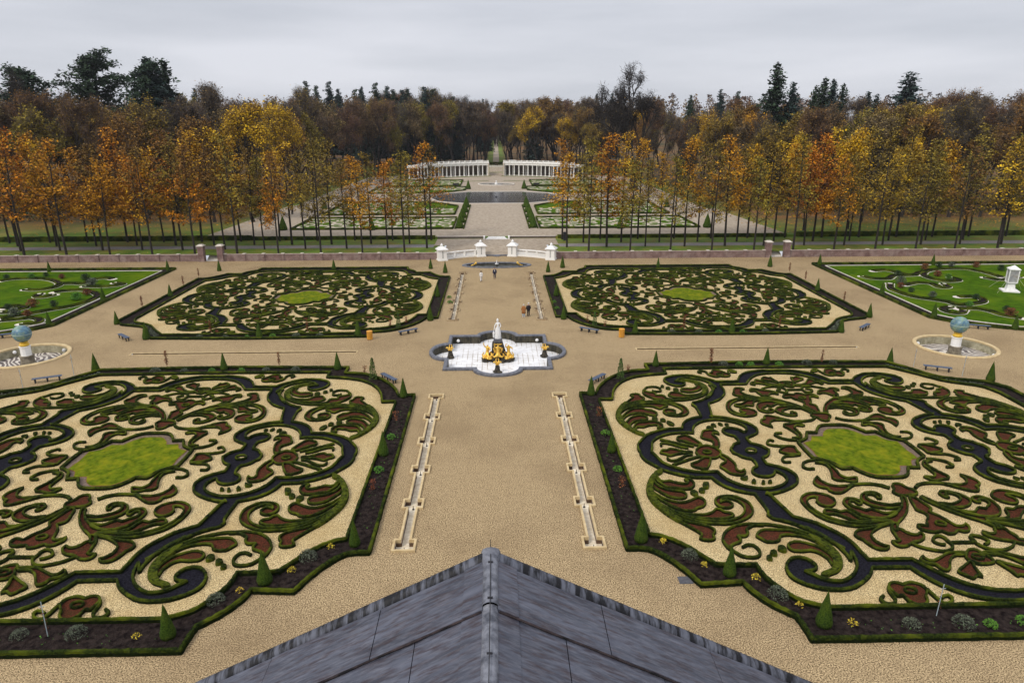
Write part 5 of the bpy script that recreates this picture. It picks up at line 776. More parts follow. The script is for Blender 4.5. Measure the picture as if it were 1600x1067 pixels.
def triton(x, y, z, face, name='triton'):
    c, s = math.cos(face), math.sin(face)
    J = [(0, 0, .35, .2), (0, .02, .62, .16), (0, .02, .9, .2), (0, 0, 1.12, .12), (0, -.02, 1.22, .07), (0, -.05, 1.36, .11), (-.26, 0, 1.06, .08), (-.40, -.1, 1.3, .06), (-.36, -.16, 1.6, .05), (.26, 0, 1.06, .08), (.42, -.12, .86, .06), (.34, -.36, .98, .05),
         (-.18, -.2, .22, .14), (-.42, -.34, .12, .1), (-.58, -.1, .2, .07), (-.5, .15, .42, .05), (.18, -.2, .22, .14), (.42, -.34, .12, .1), (.58, -.1, .2, .07), (.5, .15, .42, .05)]
    E = [(0, 1), (1, 2), (2, 3), (3, 4), (4, 5), (3, 6), (6, 7), (7, 8), (3, 9), (9, 10), (10, 11), (0, 12), (12, 13), (13, 14), (14, 15), (0, 16), (16, 17), (17, 18), (18, 19)]
    J = [(x+a[0]*c-a[1]*s, y+a[0]*s+a[1]*c, z+a[2], a[3]) for a in J]; return J, E
for (x, y, z, f) in ((-1.12, -.55, .45, -.5), (1.12, -.55, .45, .5), (0, -1.0, .55, 0), (0, 1.0, .5, 3.14)):
    J, E = triton(x, y, z, f); skin('triton', M['gold'], t, J, E)
for sx in (-1, 1):
    for k in range(2):
        mb = MB(); mb.lathe([(.06, 0), (.24, .06), (.30, .18), (.2, .3), (.08, .36)], 10, (0, 0, 0), jit=.03, sxy=(1.2, 1)); mb.tube([(0, -.2, .2), (0, -.36, .3), (0, -.45, .2)], [.12, .09, .04], 7); mb.tube([(0, .15, .2), (.1, .35, .35), (.05, .45, .6), (-.1, .4, .72)], [.12, .08, .05, .09], 7)
        mb.build('dolphin', M['gold'], t, (sx*(.95+k*.42), -1.0+k*.25, .32), sx*.4)
mb = MB(); mb.lathe([(.12, 0), (.42, .08), (.46, .16), (.3, .2)], 14, (0, -.42, 1.72), sxy=(1, .6)); mb.build('gilded_shell', M['gold'], t)
for k in range(10):
    a = -1.3+k*.29; mb = MB(); mb.tube([(0, -.5, .5), (.35*math.sin(a), -.78, 1.0), (.55*math.sin(a), -.72, 1.45+.2*math.cos(a))], [.05, .06, .02], 6); mb.build('gilded_reed', M['gold'], t)
def pedestal_group(x, y, lab, rz):
    t = empty('dolphin_spout', (x, y, -.7), rz, lab, 'fountain spout', 'gilded dolphin spouts of the cross fountain')
    mb = MB(); rocks(mb, 14, (0, 0, 0), .28, .28, .25, .2); mb.lathe([(.36, 0), (.3, .35), (.22, .7), (.2, .78)], 8, jit=.03); mb.build('rock_base', M['rock'], t)
    for s in (-1, 1):
        J = [(0, 0, .78, .14), (s*.12, -.08, .98, .13), (s*.2, -.14, 1.2, .13), (s*.3, -.22, 1.28, .09), (s*.42, -.28, 1.16, .06), (s*.08, .1, 1.1, .08), (s*.16, .2, 1.34, .05), (s*.06, .22, 1.5, .07)]
        skin('dolphin', M['gold'], t, J, [(0, 1), (1, 2), (2, 3), (3, 4), (0, 5), (5, 6), (6, 7)])
pedestal_group(-5.1, 72.1, 'gilded dolphins on a small dark rock at the left arm of the cross fountain', -.2)
pedestal_group(5.15, 72.1, 'gilded dolphins on a small dark rock at the right arm of the cross fountain', .2)
pedestal_group(0, 67.3, 'gilded twin dolphins on a dark rock at the front of the cross fountain', 0)
# pool ornaments
for x, nm in ((-3.9, 'left'), (3.9, 'right')):
    t = empty('gilded_river_god', (x, 119.4, -.32), 0, 'small gilded reclining figure at the %s of the oval pool' % nm, 'sculpture', 'gilded figures of the oval pool')
    mb = MB(); rocks(mb, 8, (0, 0, 0), .3, .2, .15, .18); mb.build('rock_base', M['rock'], t)
    s = 1 if x > 0 else -1
    skin('figure', M['gold'], t, [(0, 0, .42, .15), (-s*.2, 0, .62, .15), (-s*.3, 0, .82, .12), (-s*.34, -.02, .98, .1), (s*.3, -.05, .36, .1), (s*.62, -.05, .3, .06), (s*.2, -.1, .6, .07), (-s*.45, -.15, .6, .06)], [(0, 1), (1, 2), (2, 3), (0, 4), (4, 5), (0, 6), (2, 7)])
t = empty('swan_fountain', (0, 118.9, -.32), 0, 'small white swan fountain in the middle of the oval pool', 'sculpture')
mb = MB(); mb.lathe([(.3, 0), (.22, .2), (.16, .4)], 8); mb.build('base', M['rock'], t)
skin('swan', M['marble'], t, [(0, 0, .5, .2), (0, -.1, .7, .16), (0, -.16, .95, .07), (0, -.08, 1.2, .05), (0, -.2, 1.3, .06), (0, -.32, 1.24, .02), (-.3, .1, .75, .07), (.3, .1, .75, .07)], [(0, 1), (1, 2), (2, 3), (3, 4), (4, 5), (0, 6), (0, 7)])
# ---------------------------------------------------------------- benches, bins, statue case
def bench(x, y, rz, lab):
    t = empty('bench', (x, y, 0), rz, lab, 'bench', 'blue garden benches')
    mb = MB()
    for k in range(3): mb.box((0, -.16+k*.16, .42), (2.5, .145, .045))
    mb.build('seat', M['bench'], t)
    for k in (-1, 0, 1):
        mb = MB(); mb.box((k*1.0, 0, .36), (.10, .44, .06)); mb.box((k*1.0, -.14, 0), (.1, .09, .36)); mb.box((k*1.0, .14, 0), (.1, .09, .36)); mb.build('leg', M['benchleg'], t)
bench(-43.6, 64.3, .42, 'blue slatted bench below the left globe basin'); bench(43.9, 64.6, -.42, 'blue slatted bench below the right globe basin')
bench(-10.5, 63.5, -.88, 'blue bench at the inner far corner of the left front parterre'); bench(9.6, 62.7, .85, 'blue bench at the inner far corner of the right front parterre')
bench(-10.5, 79.1, .62, 'blue bench left of the fountain beside the left back parterre'); bench(10.9, 79.0, -.6, 'blue bench right of the fountain beside the right back parterre')
bench(-43.1, 77.9, -.75, 'blue bench by the outer corner of the left back parterre'); bench(44.0, 79.2, .75, 'blue bench by the outer corner of the right back parterre')
bench(57.6, 78.9, -.35, 'blue bench behind the right globe'); bench(-57.6, 78.9, .35, 'blue bench behind the left globe')
for x, y, nm in ((-14.65, 77.0, 'left'), (14.4, 76.9, 'right')):
    t = empty('waste_bin', (x, y, 0), 0, 'orange slatted waste bin at the near inner corner of the %s back parterre' % nm, 'waste bin', 'orange waste bins')
    mb = MB(); mb.lathe([(.26, .03), (.29, .1), (.29, .92)], 16)
    mb.build('liner', M['brown'], t); mb = MB()
    for k in range(16):
        a = k*math.pi/8; mb.box((.31*math.cos(a), .31*math.sin(a), .04), (.03, .10, .92), rz=a)
    mb.build('slats', M['orange'], t); mb = MB(); mb.lathe([(.29, .95), (.34, .96), (.34, 1.0), (.27, 1.01)], 16); mb.build('rim', M['orange'], t)
t = empty('statue_case', (74.65, 97.5, .03), -.35, 'white gabled winter case over a statue on a stone pedestal, right side lawn', 'statue case')
mb = MB(); mb.box((0, 0, 0), (2.1, 2.1, .18)); mb.build('base_slab', M['white'], t)
mb = MB(); mb.box((0, 0, .18), (1.1, 1.1, .95), taper=.78); mb.box((0, 0, 1.13), (1.0, 1.0, .12)); mb.build('pedestal', M['marble'], t)
mb = MB()
for sx in (-1, 1):
    for sy in (-1, 1): mb.box((sx*.58, sy*.58, 1.28), (.13, .13, 1.95))
for s in (-1, 1):
    mb.box((0, s*.58, 1.27), (1.03, .12, .13)); mb.box((0, s*.58, 3.1), (1.03, .12, .13)); mb.box((s*.58, 0, 1.27), (.12, 1.03, .13)); mb.box((s*.58, 0, 3.1), (.12, 1.03, .13))
mb.build('frame', M['marble'], t)
mb = MB(); mb.box((0, 0, 1.38), (1.08, 1.08, 1.74)); mb.build('panels', mat('cloudy_glazing', (.22, .22, .24), (.42, .42, .42), 2.2, rough=.3, c3=(.30, .25, .18), s3=1.5, f3=.6), t)
mb = MB(); mb.box((0, 0, 3.22), (1.45, 1.45, .08)); mb.add([(-.72, -.72, 3.3), (.72, -.72, 3.3), (.72, .72, 3.3), (-.72, .72, 3.3), (0, 0, 3.82)], [(0, 1, 4), (1, 2, 4), (2, 3, 4), (3, 0, 4)]); mb.build('roof', M['marble'], t)
for k in range(4):
    a = math.pi/4+k*math.pi/2; mb = MB(); mb.tube([(.6*math.cos(a), .6*math.sin(a), 2.3), (2.9*math.cos(a), 2.9*math.sin(a), 0)], .012, 4); mb.build('guy_rope', M['edge'], t)
mb = MB(); mb.box((0, 0, 0), (.75, .62, .03)); tag(mb.build('drain_cover', M['slab'], None, (10.2, 32.2, 0)), 'small square dark metal cover lying in the gravel beside the curved bed', 'drain cover')
# ---------------------------------------------------------------- brick wall, gate piers, white balustrade
def brick_wall(x0, x1, lab):
    L_ = x1-x0; c = (x0+x1)/2; t = empty('garden_wall', (c, 125.15, 0), 0, lab, 'garden wall', 'pinkish brick walls of the lower garden')
    mb = MB(); mb.box((0, 0, 0), (L_, .4, 1.16)); mb.build('brickwork', M['brick'], t)
    mb = MB(); mb.box((0, 0, 1.16), (L_+.02, .52, .09)); mb.build('coping', mat('wall_coping', (.30, .22, .19), (.45, .36, .31), 2), t)
    n = int(L_/3.46); 
    for k in range(n+1):
        x = -L_/2+.25+k*(L_-.5)/max(1, n)
        mb = MB(); mb.box((x, -.05, 0), (.42, .56, 1.27)); mb.box((x, -.05, 1.27), (.56, .68, .09), 1); mb.build('pilaster', [M['brick'], M['edge']], t)
brick_wall(-49.0, -10.6, 'low pinkish brick wall from the left gate piers to the balustrade'); brick_wall(10.6, 49.0, 'low pinkish brick wall from the balustrade to the right gate piers')
brick_wall(-118, -53.2, 'low pinkish brick wall left of the left gate piers'); brick_wall(53.2, 118, 'low pinkish brick wall right of the right gate piers')
for x, nm in ((-52.8, 'left pier of the left gate'), (-49.4, 'right pier of the left gate'), (49.4, 'left pier of the right gate'), (52.8, 'right pier of the right gate')):
    t = empty('gate_pier', (x, 125.0, 0), 0, 'square brick gate pier with stone cap, %s' % nm, 'gate pier', 'brick gate piers'); mb = MB(); mb.box((0, 0, 0), (1.0, 1.0, 2.75)); mb.build('shaft', M['brick'], t)
    mb = MB(); mb.box((0, 0, 2.75), (1.25, 1.25, .14)); mb.box((0, 0, 2.89), (1.0, 1.0, .16), taper=.7); mb.build('cap', M['edge'], t)
for s in (-1, 1):
    t = empty('garden_steps', (s*51.1, 125.6, 0), 0, 'short stone steps between the %s gate piers' % ('left' if s < 0 else 'right'), 'steps', 'steps of the side gates'); mb = MB()
    for k in range(6): mb.box((0, .1+k*.3, 0), (2.3, .3, .16+k*.16))
    mb.build('treads', M['edge'], t)
def white_pier(x, y, rz, lab):
    t = empty('white_pier', (x, y, 0), rz, lab, 'pier', 'white piers of the balustrade'); t.scale = (1.4, 1.4, 1.12)
    mb = MB(); mb.box((0, 0, 0), (1.25, 1.25, .2)); mb.box((0, 0, .2), (1.08, 1.08, 1.5)); mb.build('shaft', M['white'], t)
    for s in (-1, 1):
        mb = MB(); mb.box((0, s*.54, .4), (.14, .04, 1.15)); mb.build('panel', mat('grey_panel', (.35, .35, .33), (.45, .45, .42)) if 'grey_panel' not in bpy.data.materials else bpy.data.materials['grey_panel'], t)
    mb = MB(); mb.box((0, 0, 1.7), (1.4, 1.4, .13)); P = [(-.66, -.66, 1.83), (.66, -.66, 1.83), (.66, .66, 1.83), (-.66, .66, 1.83), (-.34, -.34, 2.16), (.34, -.34, 2.16), (.34, .34, 2.16), (-.34, .34, 2.16), (0, 0, 2.36)]
    mb.add(P, [(0, 1, 5, 4), (1, 2, 6, 5), (2, 3, 7, 6), (3, 0, 4, 7), (4, 5, 8), (5, 6, 8), (6, 7, 8), (7, 4, 8)]); mb.build('cap', M['marble'], t)
    mb = MB(); mb.lathe([(.14, 2.3), (.2, 2.42), (.14, 2.55), (.08, 2.62), (.02, 2.75)], 10); mb.build('finial', M['marble'], t)
CC = (0, 114.4); RB = 14.0
def onarc(deg): a = math.radians(deg); return (CC[0]+RB*math.sin(a), CC[1]+RB*math.cos(a))
for s, nm in ((-1, 'left'), (1, 'right')):
    a0, a1 = 12.2, 44.6; p = onarc(s*a0); white_pier(p[0], p[1], -s*math.radians(a0), 'inner %s white pier with pointed cap beside the central opening' % nm); p = onarc(s*a1); white_pier(p[0], p[1], -s*math.radians(a1)*.4, 'outer %s white pier with pointed cap at the brick wall' % nm)
    m_ = onarc(s*28); t = empty('balustrade', (m_[0], m_[1], 0), 0, 'curved white balustrade %s of the central opening' % nm, 'balustrade', 'curved balustrades')
    q = [onarc(s*(a0+2.8+(a1-a0-5.6)*i/16)) for i in range(17)]; q = [(a-m_[0], b-m_[1]) for a, b in q]
    if s < 0: q = q[::-1]
    def strip(name, w, z, h):
        mb = MB(); a = offset(q, w/2); b = offset(q, -w/2); n = len(q); V_ = [(p[0], p[1], zz) for zz in (z, z+h) for l in (a, b) for p in l]
        F = []
        for i in range(n-1): F += [(2*n+i, 3*n+i, 3*n+i+1, 2*n+i+1), (i, i+1, 2*n+i+1, 2*n+i)[::-1], (n+i, n+i+1, 3*n+i+1, 3*n+i)]
        mb.add(V_, F); mb.build(name, M['white'], t)
    strip('plinth', .5, 0, .34); strip('rail', .42, 1.1, .16)
    for i in range(0, 17, 1):
        for f in (0, .5):
            if i == 16 and f: break
            x, y = q[i] if not f else ((q[i][0]+q[i+1][0])/2, (q[i][1]+q[i+1][1])/2)
            if i % 5 == 0 and not f: mb = MB(); mb.box((x, y, .34), (.4, .4, .76)); mb.build('post', M['white'], t); continue
            mb = MB(); mb.lathe([(.075, .34), (.06, .42), (.11, .6), (.06, .85), (.05, .95), (.08, 1.1)], 8, (x, y, 0)); mb.build('baluster', M['white'], t)
t = empty('threshold', (0, 128.0, 0), 0, 'low dark stone lip with a small mask spout in the central opening', 'threshold')
mb = MB(); mb.box((0, .12, 0), (4.8, .3, .24)); mb.build('stone_lip', M['blue'], t); mb = MB(); mb.lathe([(.5, 0), (.55, .12), (.35, .22), (.1, .24)], 12, (0, -.25, 0), sxy=(1.3, .8)); mb.build('mask_spout', M['blue'], t)
# low walls, hedges and steps between the road and the upper garden
for s, nm in ((-1, 'left'), (1, 'right')):
    t = empty('retaining_wall', (s*7.3, 142, 0), 0, 'low brown retaining wall %s of the white steps' % nm, 'low wall', 'low walls beside the white steps'); mb = MB(); mb.box((0, .1, 1.0), (9.4, .3, .43)); mb.box((0, .1, 1.43), (9.5, .4, .06), 1); mb.build('masonry', [M['shade'], M['edge']], t)
    t = empty('clipped_hedge', (s*36, 142, 0), 0, 'long low dark clipped hedge behind the avenue, %s half near the steps' % nm, 'hedge', 'low hedges behind the avenue'); mb = MB(); hedge(mb, [(-23.5, 0), (23.5, 0)], .7, .75, z=.95, step=.5, j=.04); mb.build('foliage', M['boxd'], t)
    t = empty('clipped_hedge', (s*85, 142, 0), 0, 'long dark clipped hedge behind the avenue, %s outer stretch' % nm, 'hedge', 'low hedges behind the avenue'); mb = MB(); hedge(mb, [(-23.5, 0), (35.5, 0)], .9, 1.0, z=.95, step=.5, j=.05); mb.build('foliage', M['boxd'], t)
t = empty('garden_steps', (0, 141.9, 1), 0, 'short flight of white stone steps up to the upper garden', 'steps'); mb = MB()
for k in range(3): mb.box((0, -.9+k*.4, 0), (4.4-.5*k, .42, .14+.14*k))
mb.build('treads', M['marble'], t); mb = MB(); mb.box((-2.5, -.4, 0), (.35, 1.6, .55)); mb.box((2.5, -.4, 0), (.35, 1.6, .55)); mb.build('cheek_walls', M['white'], t)
mb = MB(); mb.box((0, 0, 0), (.5, .5, 1.6)); mb.lathe([(.3, 1.6), (.32, 1.66), (.1, 1.75)], 8); tag(mb.build('litter_post', M['benchleg'], None, (13.6, 138.9, 1.0)), 'short dark square post at the end of the right grass strip', 'post')
# ---------------------------------------------------------------- tree prototypes
def rv(s=1.0): return Vector((random.gauss(0, s), random.gauss(0, s), random.gauss(0, s)))
def limb(mb, p, d, L, r, n=5, wob=.12, up=.0, m=0, sides=5):
    pts = [Vector(p)]; rad = [r]; d = Vector(d).normalized()
    for i in range(n):
        d = (d+rv(wob)+Vector((0, 0, up))).normalized(); pts.append(pts[-1]+d*L/n); rad.append(max(.008, r*(1-(i+1)/n*.8)))
    mb.tube(pts, rad, sides, m, cap=False); return pts, d
def avenue_proto(seed, H=20.5, wid=1.0, dens=1.0):
    random.seed(seed); w, c = MB(), MB()
    tr, _ = limb(w, (0, 0, -.2), (0, 0, 1), H*.97, .21, 12, .018, .03, sides=7)
    nb = 46
    for i in range(nb):
        t = .27+.70*(i/nb)**.95; k = t*12; j = min(11, int(k)); p = tr[j].lerp(tr[j+1], k-j)
        prof = (math.sin(min(1, (t-.18)/.26)*math.pi/2))*(1-max(0, t-.38)/.62)**.74
        L = (4.5*prof+.35)*wid*random.uniform(.7, 1.15); a = random.uniform(0, 6.283); el = random.uniform(.1, .45)+t*.75
        bp, d = limb(w, p, (math.cos(a)*math.cos(el), math.sin(a)*math.cos(el), math.sin(el)), L, .055*(1.2-t), 5, .10, .01, sides=4)
        low = 0 if t < .55+random.uniform(-.12, .12) else 1
        nl = int(L*11*dens)
        for s in range(2, 6):
            for q in range(3):
                b2, d2 = limb(w, bp[s], (bp[s]-bp[s-1]).normalized()+rv(.6), random.uniform(.4, 1.1)*(L/4+.3), .014, 2, .2, .02, sides=3)
                for x in b2[1:]:
                    for y in range(max(1, int(nl/5.5*random.uniform(.0, 1.8)*(1.2-.75*t)))): c.leaf(x+Vector((random.gauss(0, .34), random.gauss(0, .34), random.gauss(0, .13))), random.uniform(.11, .25), low, .55, .75)
    return w.mesh('trunk', M['bark']), c
def broad_proto(seed, H=24.0, R0=7.0, leaves=4200, twigs=5200, lsize=.3, trunk_r=.42, fork=.3, shape=1.0, tex=('bark2', 'twig')):
    """a spreading tree: forking limbs, fine twigs, leaf clumps near the twig ends"""
    random.seed(seed); w, c, tg = MB(), MB(), []
    def grow(p, d, L, r, lev):
        pts, dd = limb(w, p, d, L, r, 4, .13, .05, sides=6 if lev < 2 else 4)
        if lev >= 4: tg.append(pts); return
        k = 3 if lev else 5
        for i in range(k):
            q = pts[-1] if i < 2 else pts[random.randint(2, 4)]
            a = random.uniform(0, 6.283); sp_ = random.uniform(.45, .95)*shape
            nd = dd.copy()+Vector((math.cos(a)*sp_, math.sin(a)*sp_, random.uniform(-.15, .4)))
            grow(q, nd, L*random.uniform(.58, .80), r*(.56 if tex[1] != 'bark' else .62), lev+1)
    grow((0, 0, -.3), (0, 0, 1), H*fork, trunk_r, 0)
    # fit crown to height and radius
    mz = max(v[2] for v in w.v); mr_ = sorted(math.hypot(v[0], v[1]) for v in w.v)[int(len(w.v)*(.985 if tex[1] != 'bark' else .86))]
    fz, fr_ = H/mz, R0/mr_
    w.v = [(v[0]*(1+(fr_-1)*min(1, v[2]/(H*.2)) if v[2] > 0 else 1), v[1]*(1+(fr_-1)*min(1, v[2]/(H*.2)) if v[2] > 0 else 1), v[2]*fz) for v in w.v]
    T = MB()
    for i in range(twigs):
        pts = random.choice(tg); p = random.choice(pts[1:]); p = Vector((p.x*fr_, p.y*fr_, p.z*fz))+rv(.35)
        d = (rv(1)+Vector((0, 0, .5))+Vector((p.x, p.y, 0))*.08).normalized()*random.uniform(.5, 1.5); s = d.cross(rv(1)).normalized()*random.uniform(.012, .03)*(1 if tex[1] != 'bark' else 2.4)
        T.add([p-s, p+s, p+d], [(0, 1, 2)])
    for i in range(leaves):
        pts = random.choice(tg); p = random.choice(pts[2:]); p = Vector((p.x*fr_, p.y*fr_, p.z*fz))+rv(.55)
        c.leaf(p, lsize*random.uniform(.5, 1.3), 0, .35)
    return w.mesh('trunk', M[tex[0]]), T.mesh('twigs', M[tex[1]]), c
def conifer_proto(seed, H=30.0, R0=4.6, n=34, pw=.72, droop=.12):
    random.seed(seed); w, c = MB(), MB(); w.tube([(0, 0, -.3), (0, 0, H*.5), (0, 0, H)], [.4, .22, .02], 7)
    for i in range(n):
        t = .10+.9*(i/n); z = H*t; R_ = R0*(1-t)**pw*random.uniform(.7, 1.15)+.15; k = max(4, int(10*(1-t)+4))
        for j in range(k):
            a = random.uniform(0, 6.283); L = R_*random.uniform(.65, 1.15); m = max(2, int(L*3.6))
            for s in range(m):
                u = (s+.5)/m; x = L*u; zz = z-droop*L*u*2+.35*u*u*L*.4
                for q in range(4): c.leaf((x*math.cos(a)+random.gauss(0, .28), x*math.sin(a)+random.gauss(0, .28), zz+random.gauss(0, .22)), random.uniform(.2, .5), 0, .4, .5)
    return w.mesh('trunk', M['bark2']), c
def cedar_proto(seed, H=30.0, R0=8.0):
    random.seed(seed); w, c = MB(), MB(); tr, _ = limb(w, (0, 0, -.3), (0, 0, 1), H*.96, .55, 9, .05, .02, sides=7)
    for i in range(72):
        t = .30+.69*i/72; k = t*9; j = min(8, int(k)); p = tr[j].lerp(tr[j+1], k-j); a = random.uniform(0, 6.283); L = R0*random.uniform(.35, 1.1)*(1-.6*((t-.30)/.70)**1.5)
        bp, d = limb(w, p, (math.cos(a), math.sin(a), random.uniform(.1, .7)), L, .14, 5, .12, .0, sides=4)
        for s in range(2, 6):
            pr = .55+L*.09
            for q in range(46):
                an = random.uniform(0, 6.283); dd = pr*math.sqrt(random.random())*1.2
                c.leaf(bp[s]+Vector((dd*math.cos(an), dd*math.sin(an), random.gauss(0, .42)-.12*dd)), random.uniform(.16, .42), 0, .3, .5)
    return w.mesh('trunk', M['bark2']), c
def leafmesh(c, name, mats):
    return c.mesh(name, mats)
AV = [avenue_proto(100+i, wid=[1, .9, 1.1, .95, 1.05][i], dens=[.85, .55, 1.0, .32, .7][i]) for i in range(5)]
def variants(c, name, pals):
    out = []
    base = None
    for p in pals:
        if base is None: base = leafmesh(c, name, [M[x] for x in p]); out.append(base)
        else:
            m2 = base.copy(); m2.materials.clear()
            for x in p: m2.materials.append(M[x])
            out.append(m2)
    return out
AVC = [variants(c, 'crown', [('l_orange', 'l_rust'), ('l_orange', 'l_olive'), ('l_gold', 'l_olive'), ('l_orange', 'l_gold'), ('l_olive', 'l_dun'), ('l_rust', 'l_dun')]) for _, c in AV]
AVN = ['orange crown', 'orange crown turning olive', 'golden crown turning olive', 'bright orange and gold crown', 'thin olive-brown crown', 'rusty brown crown']
random.seed(11)
ORD = ['first', 'second', 'third', 'fourth', 'fifth', 'sixth', 'seventh', 'eighth', 'ninth', 'tenth', 'eleventh', 'twelfth', 'thirteenth', 'fourteenth']
ROWS = [(126.6, 16.9, 'front', 11), (131.2, 13.1, 'second', 12), (136.4, 16.9, 'third', 12), (140.4, 13.2, 'back', 13)]
for ri, (y, x0, rn, n) in enumerate(ROWS):
    for s, sn in ((-1, 'left'), (1, 'right')):
        for k in range(n):
            x = s*(x0+7.58*k)
            if not seen(x, y, 8, 130): continue
            ax = abs(x); pr = random.random()
            if ax < 24: pi = random.choice([1, 3, 2, 1, 4])
            elif s < 0 and 60 < ax < 110: pi = random.choice([0, 0, 1, 3, 3, 2])
            elif s < 0: pi = random.choice([1, 4, 4, 2, 5, 4, 0])
            elif s > 0 and 55 < ax < 66: pi = 3
            elif s > 0 and ax > 78: pi = random.choice([4, 4, 5, 2, 4])
            else: pi = random.choice([1, 4, 4, 2, 4, 2])
            vi = random.choice([3, 1, 3]) if ax < 42 or (pi in (4, 5) and random.random() < .6) else random.randrange(5)
            h = random.uniform(.80, 1.06)*(1.06 if ax > 50 else 1)
            t = empty('avenue_tree', (x+random.uniform(-.2, .2), y+random.uniform(-.2, .2), zt(x, y)), random.uniform(0, 6.28), 'avenue tree, %s, %s row, %s from the middle, %s' % (AVN[pi], rn, ORD[k], sn), 'tree', 'avenue trees behind the brick wall')
            t.scale = (h*random.uniform(.92, 1.1), h*random.uniform(.92, 1.1), h)
            put('trunk', AV[vi][0], t); put('crown', AVC[vi][pi], t)
BR = [broad_proto(200, 26, 6.6, 2600, 15000, .2, fork=.22), broad_proto(201, 25, 5.6, 1800, 16000, .18, fork=.26), broad_proto(202, 27, 7.2, 3600, 14000, .2, fork=.2, shape=1.15)]
LF = [broad_proto(210, 23, 6.2, 11000, 5000, .21, fork=.2), broad_proto(211, 24, 5.6, 9000, 6000, .2, fork=.24)]
HB = broad_proto(220, 34, 7.0, 200, 7000, .2, trunk_r=1.15, fork=.36, shape=1.0, tex=('bark', 'bark'))
GD = [broad_proto(230, 20, 5.2, 13000, 2000, .21, fork=.22, trunk_r=.3), broad_proto(231, 27, 6.0, 9500, 3500, .21, fork=.22, trunk_r=.4)]
BRC = [variants(p[2], 'crown', [('l_dun',), ('l_rust',), ('l_olive',)]) for p in BR]
LFC = [variants(p[2], 'crown', [('l_rust',), ('l_olive',), ('l_gold',), ('l_dun',), ('l_orange',)]) for p in LF]
HBC = variants(HB[2], 'crown', [('l_dun',)])
GDC = [variants(p[2], 'crown', [('l_gold',)]) for p in GD]
CO = [conifer_proto(240, 30, 5.2, 44), conifer_proto(241, 30, 6.2, 46)]; SP = conifer_proto(242, 26, 4.6, 40, pw=.6); CE = [cedar_proto(250, 32, 8.5), cedar_proto(251, 32, 7.0)]
COC = [variants(p[1], 'crown', [('needle',), ('needleb',)]) for p in CO]; SPC = variants(SP[1], 'crown', [('needle',), ('needleb',)]); CEC = [variants(p[1], 'crown', [('needle',), ('needleb',)]) for p in CE]
TWR = [p[1].copy() for p in BR]
for m_ in TWR: m_.materials.clear(); m_.materials.append(M['twigr'])
random.seed(21)
def tree(name, x, y, z, sc3, lab, parts, grp=None):
    t = empty(name, (x, y, z), random.uniform(0, 6.28), lab, 'tree', grp); t.scale = sc3
    for m in parts: put(m.name.split('.')[0], m, t)
    return t
hn = {'cedar': 'broad dark cedar', 'fir': 'tall dark fir', 'bare': 'tall leafless tree', 'olive': 'olive-yellow oak', 'rust': 'rust-red tree', 'gold': 'bright golden yellow tree', 'spruce': 'pointed dark spruce on the skyline'}
HL = ['leftmost of the three cedars on the left skyline', 'highest of the three cedars on the left skyline', 'right one of the three cedars on the left skyline', 'left one of the close pair right of the cedars', 'right one of the close pair right of the cedars', 'with crooked limbs at the left edge of the photo',
 'tallest crown right of the colonnade against the sky', 'lower crown leaning left beside the tallest bare tree', 'tallest one on the right skyline', 'shorter one just right of the tallest right fir', 'left one of three in the middle of the right wood', 'middle one of three in the middle of the right wood', 'right one of three in the middle of the right wood', 'lone broad one far right on the skyline', 'narrow one near the right edge of the photo', 'broad one between the firs and the round cedar',
 'rising behind the middle of the colonnade', 'behind the right half of the colonnade', 'beside the gap in the wood above the colonnade', 'big one at the left lawn behind the avenue', 'dense dome in the right avenue', 'left of the dense dome in the right avenue', 'right of the dense dome in the right avenue', 'behind the big golden tree on the left']
si = 0
for i, (x, y, z, h, k, wf) in enumerate(EX['heroes']):
    z = zt(x, y); h = h+EX['heroes'][i][2]-z
    if k == 'cedar': p = CE[i % 2]; s = h/32; tree('cedar', x, y, z, (s*wf, s*wf, s), hn[k]+', '+HL[i], [p[0], CEC[i % 2][0]])
    elif k == 'fir': p = CO[i % 2]; s = h/30; tree('fir_tree', x, y, z, (s*wf, s*wf, s), hn[k]+', '+HL[i], [p[0], COC[i % 2][i % 2]])
    elif k == 'bare': s = h/34; tree('bare_tree', x, y, z, (s*wf, s*wf, s), hn[k]+', '+HL[i], [HB[0], HB[1], HBC[0]])
    elif k in ('olive', 'rust'): s = h/22; tree('oak_tree', x, y, z, (s*wf, s*wf, s), hn[k]+', '+HL[i], [LF[0][0], LF[0][1], LFC[0][1 if k == 'olive' else 0]])
    elif k == 'gold': j = 0 if h < 24 else 1; s = h/(20 if j == 0 else 27); tree('golden_tree', x, y, z, (s*wf, s*wf, s), hn[k]+', '+HL[i], [GD[j][0], GD[j][1], GDC[j][0]])
    else:
        sp_n = sorted(q[0] for q in EX['heroes'] if q[4] == 'spruce').index(x)
        s = h/26; tree('spruce_tree', x, y, z, (s*1.1, s*1.1, s), 'pointed dark spruce on the skyline, %s from the left' % (['first', 'second', 'third', 'fourth', 'fifth', 'sixth', 'seventh', 'eighth', 'ninth', 'tenth', 'eleventh', 'twelfth', 'thirteenth', 'fourteenth', 'fifteenth', 'sixteenth', 'seventeenth', 'eighteenth', 'nineteenth', 'twentieth'][sp_n]), [SP[0], SPC[i % 2]], 'skyline spruces above the %s wood' % ('far left' if x < -100 else 'left' if x < 0 else 'right')); si += 1
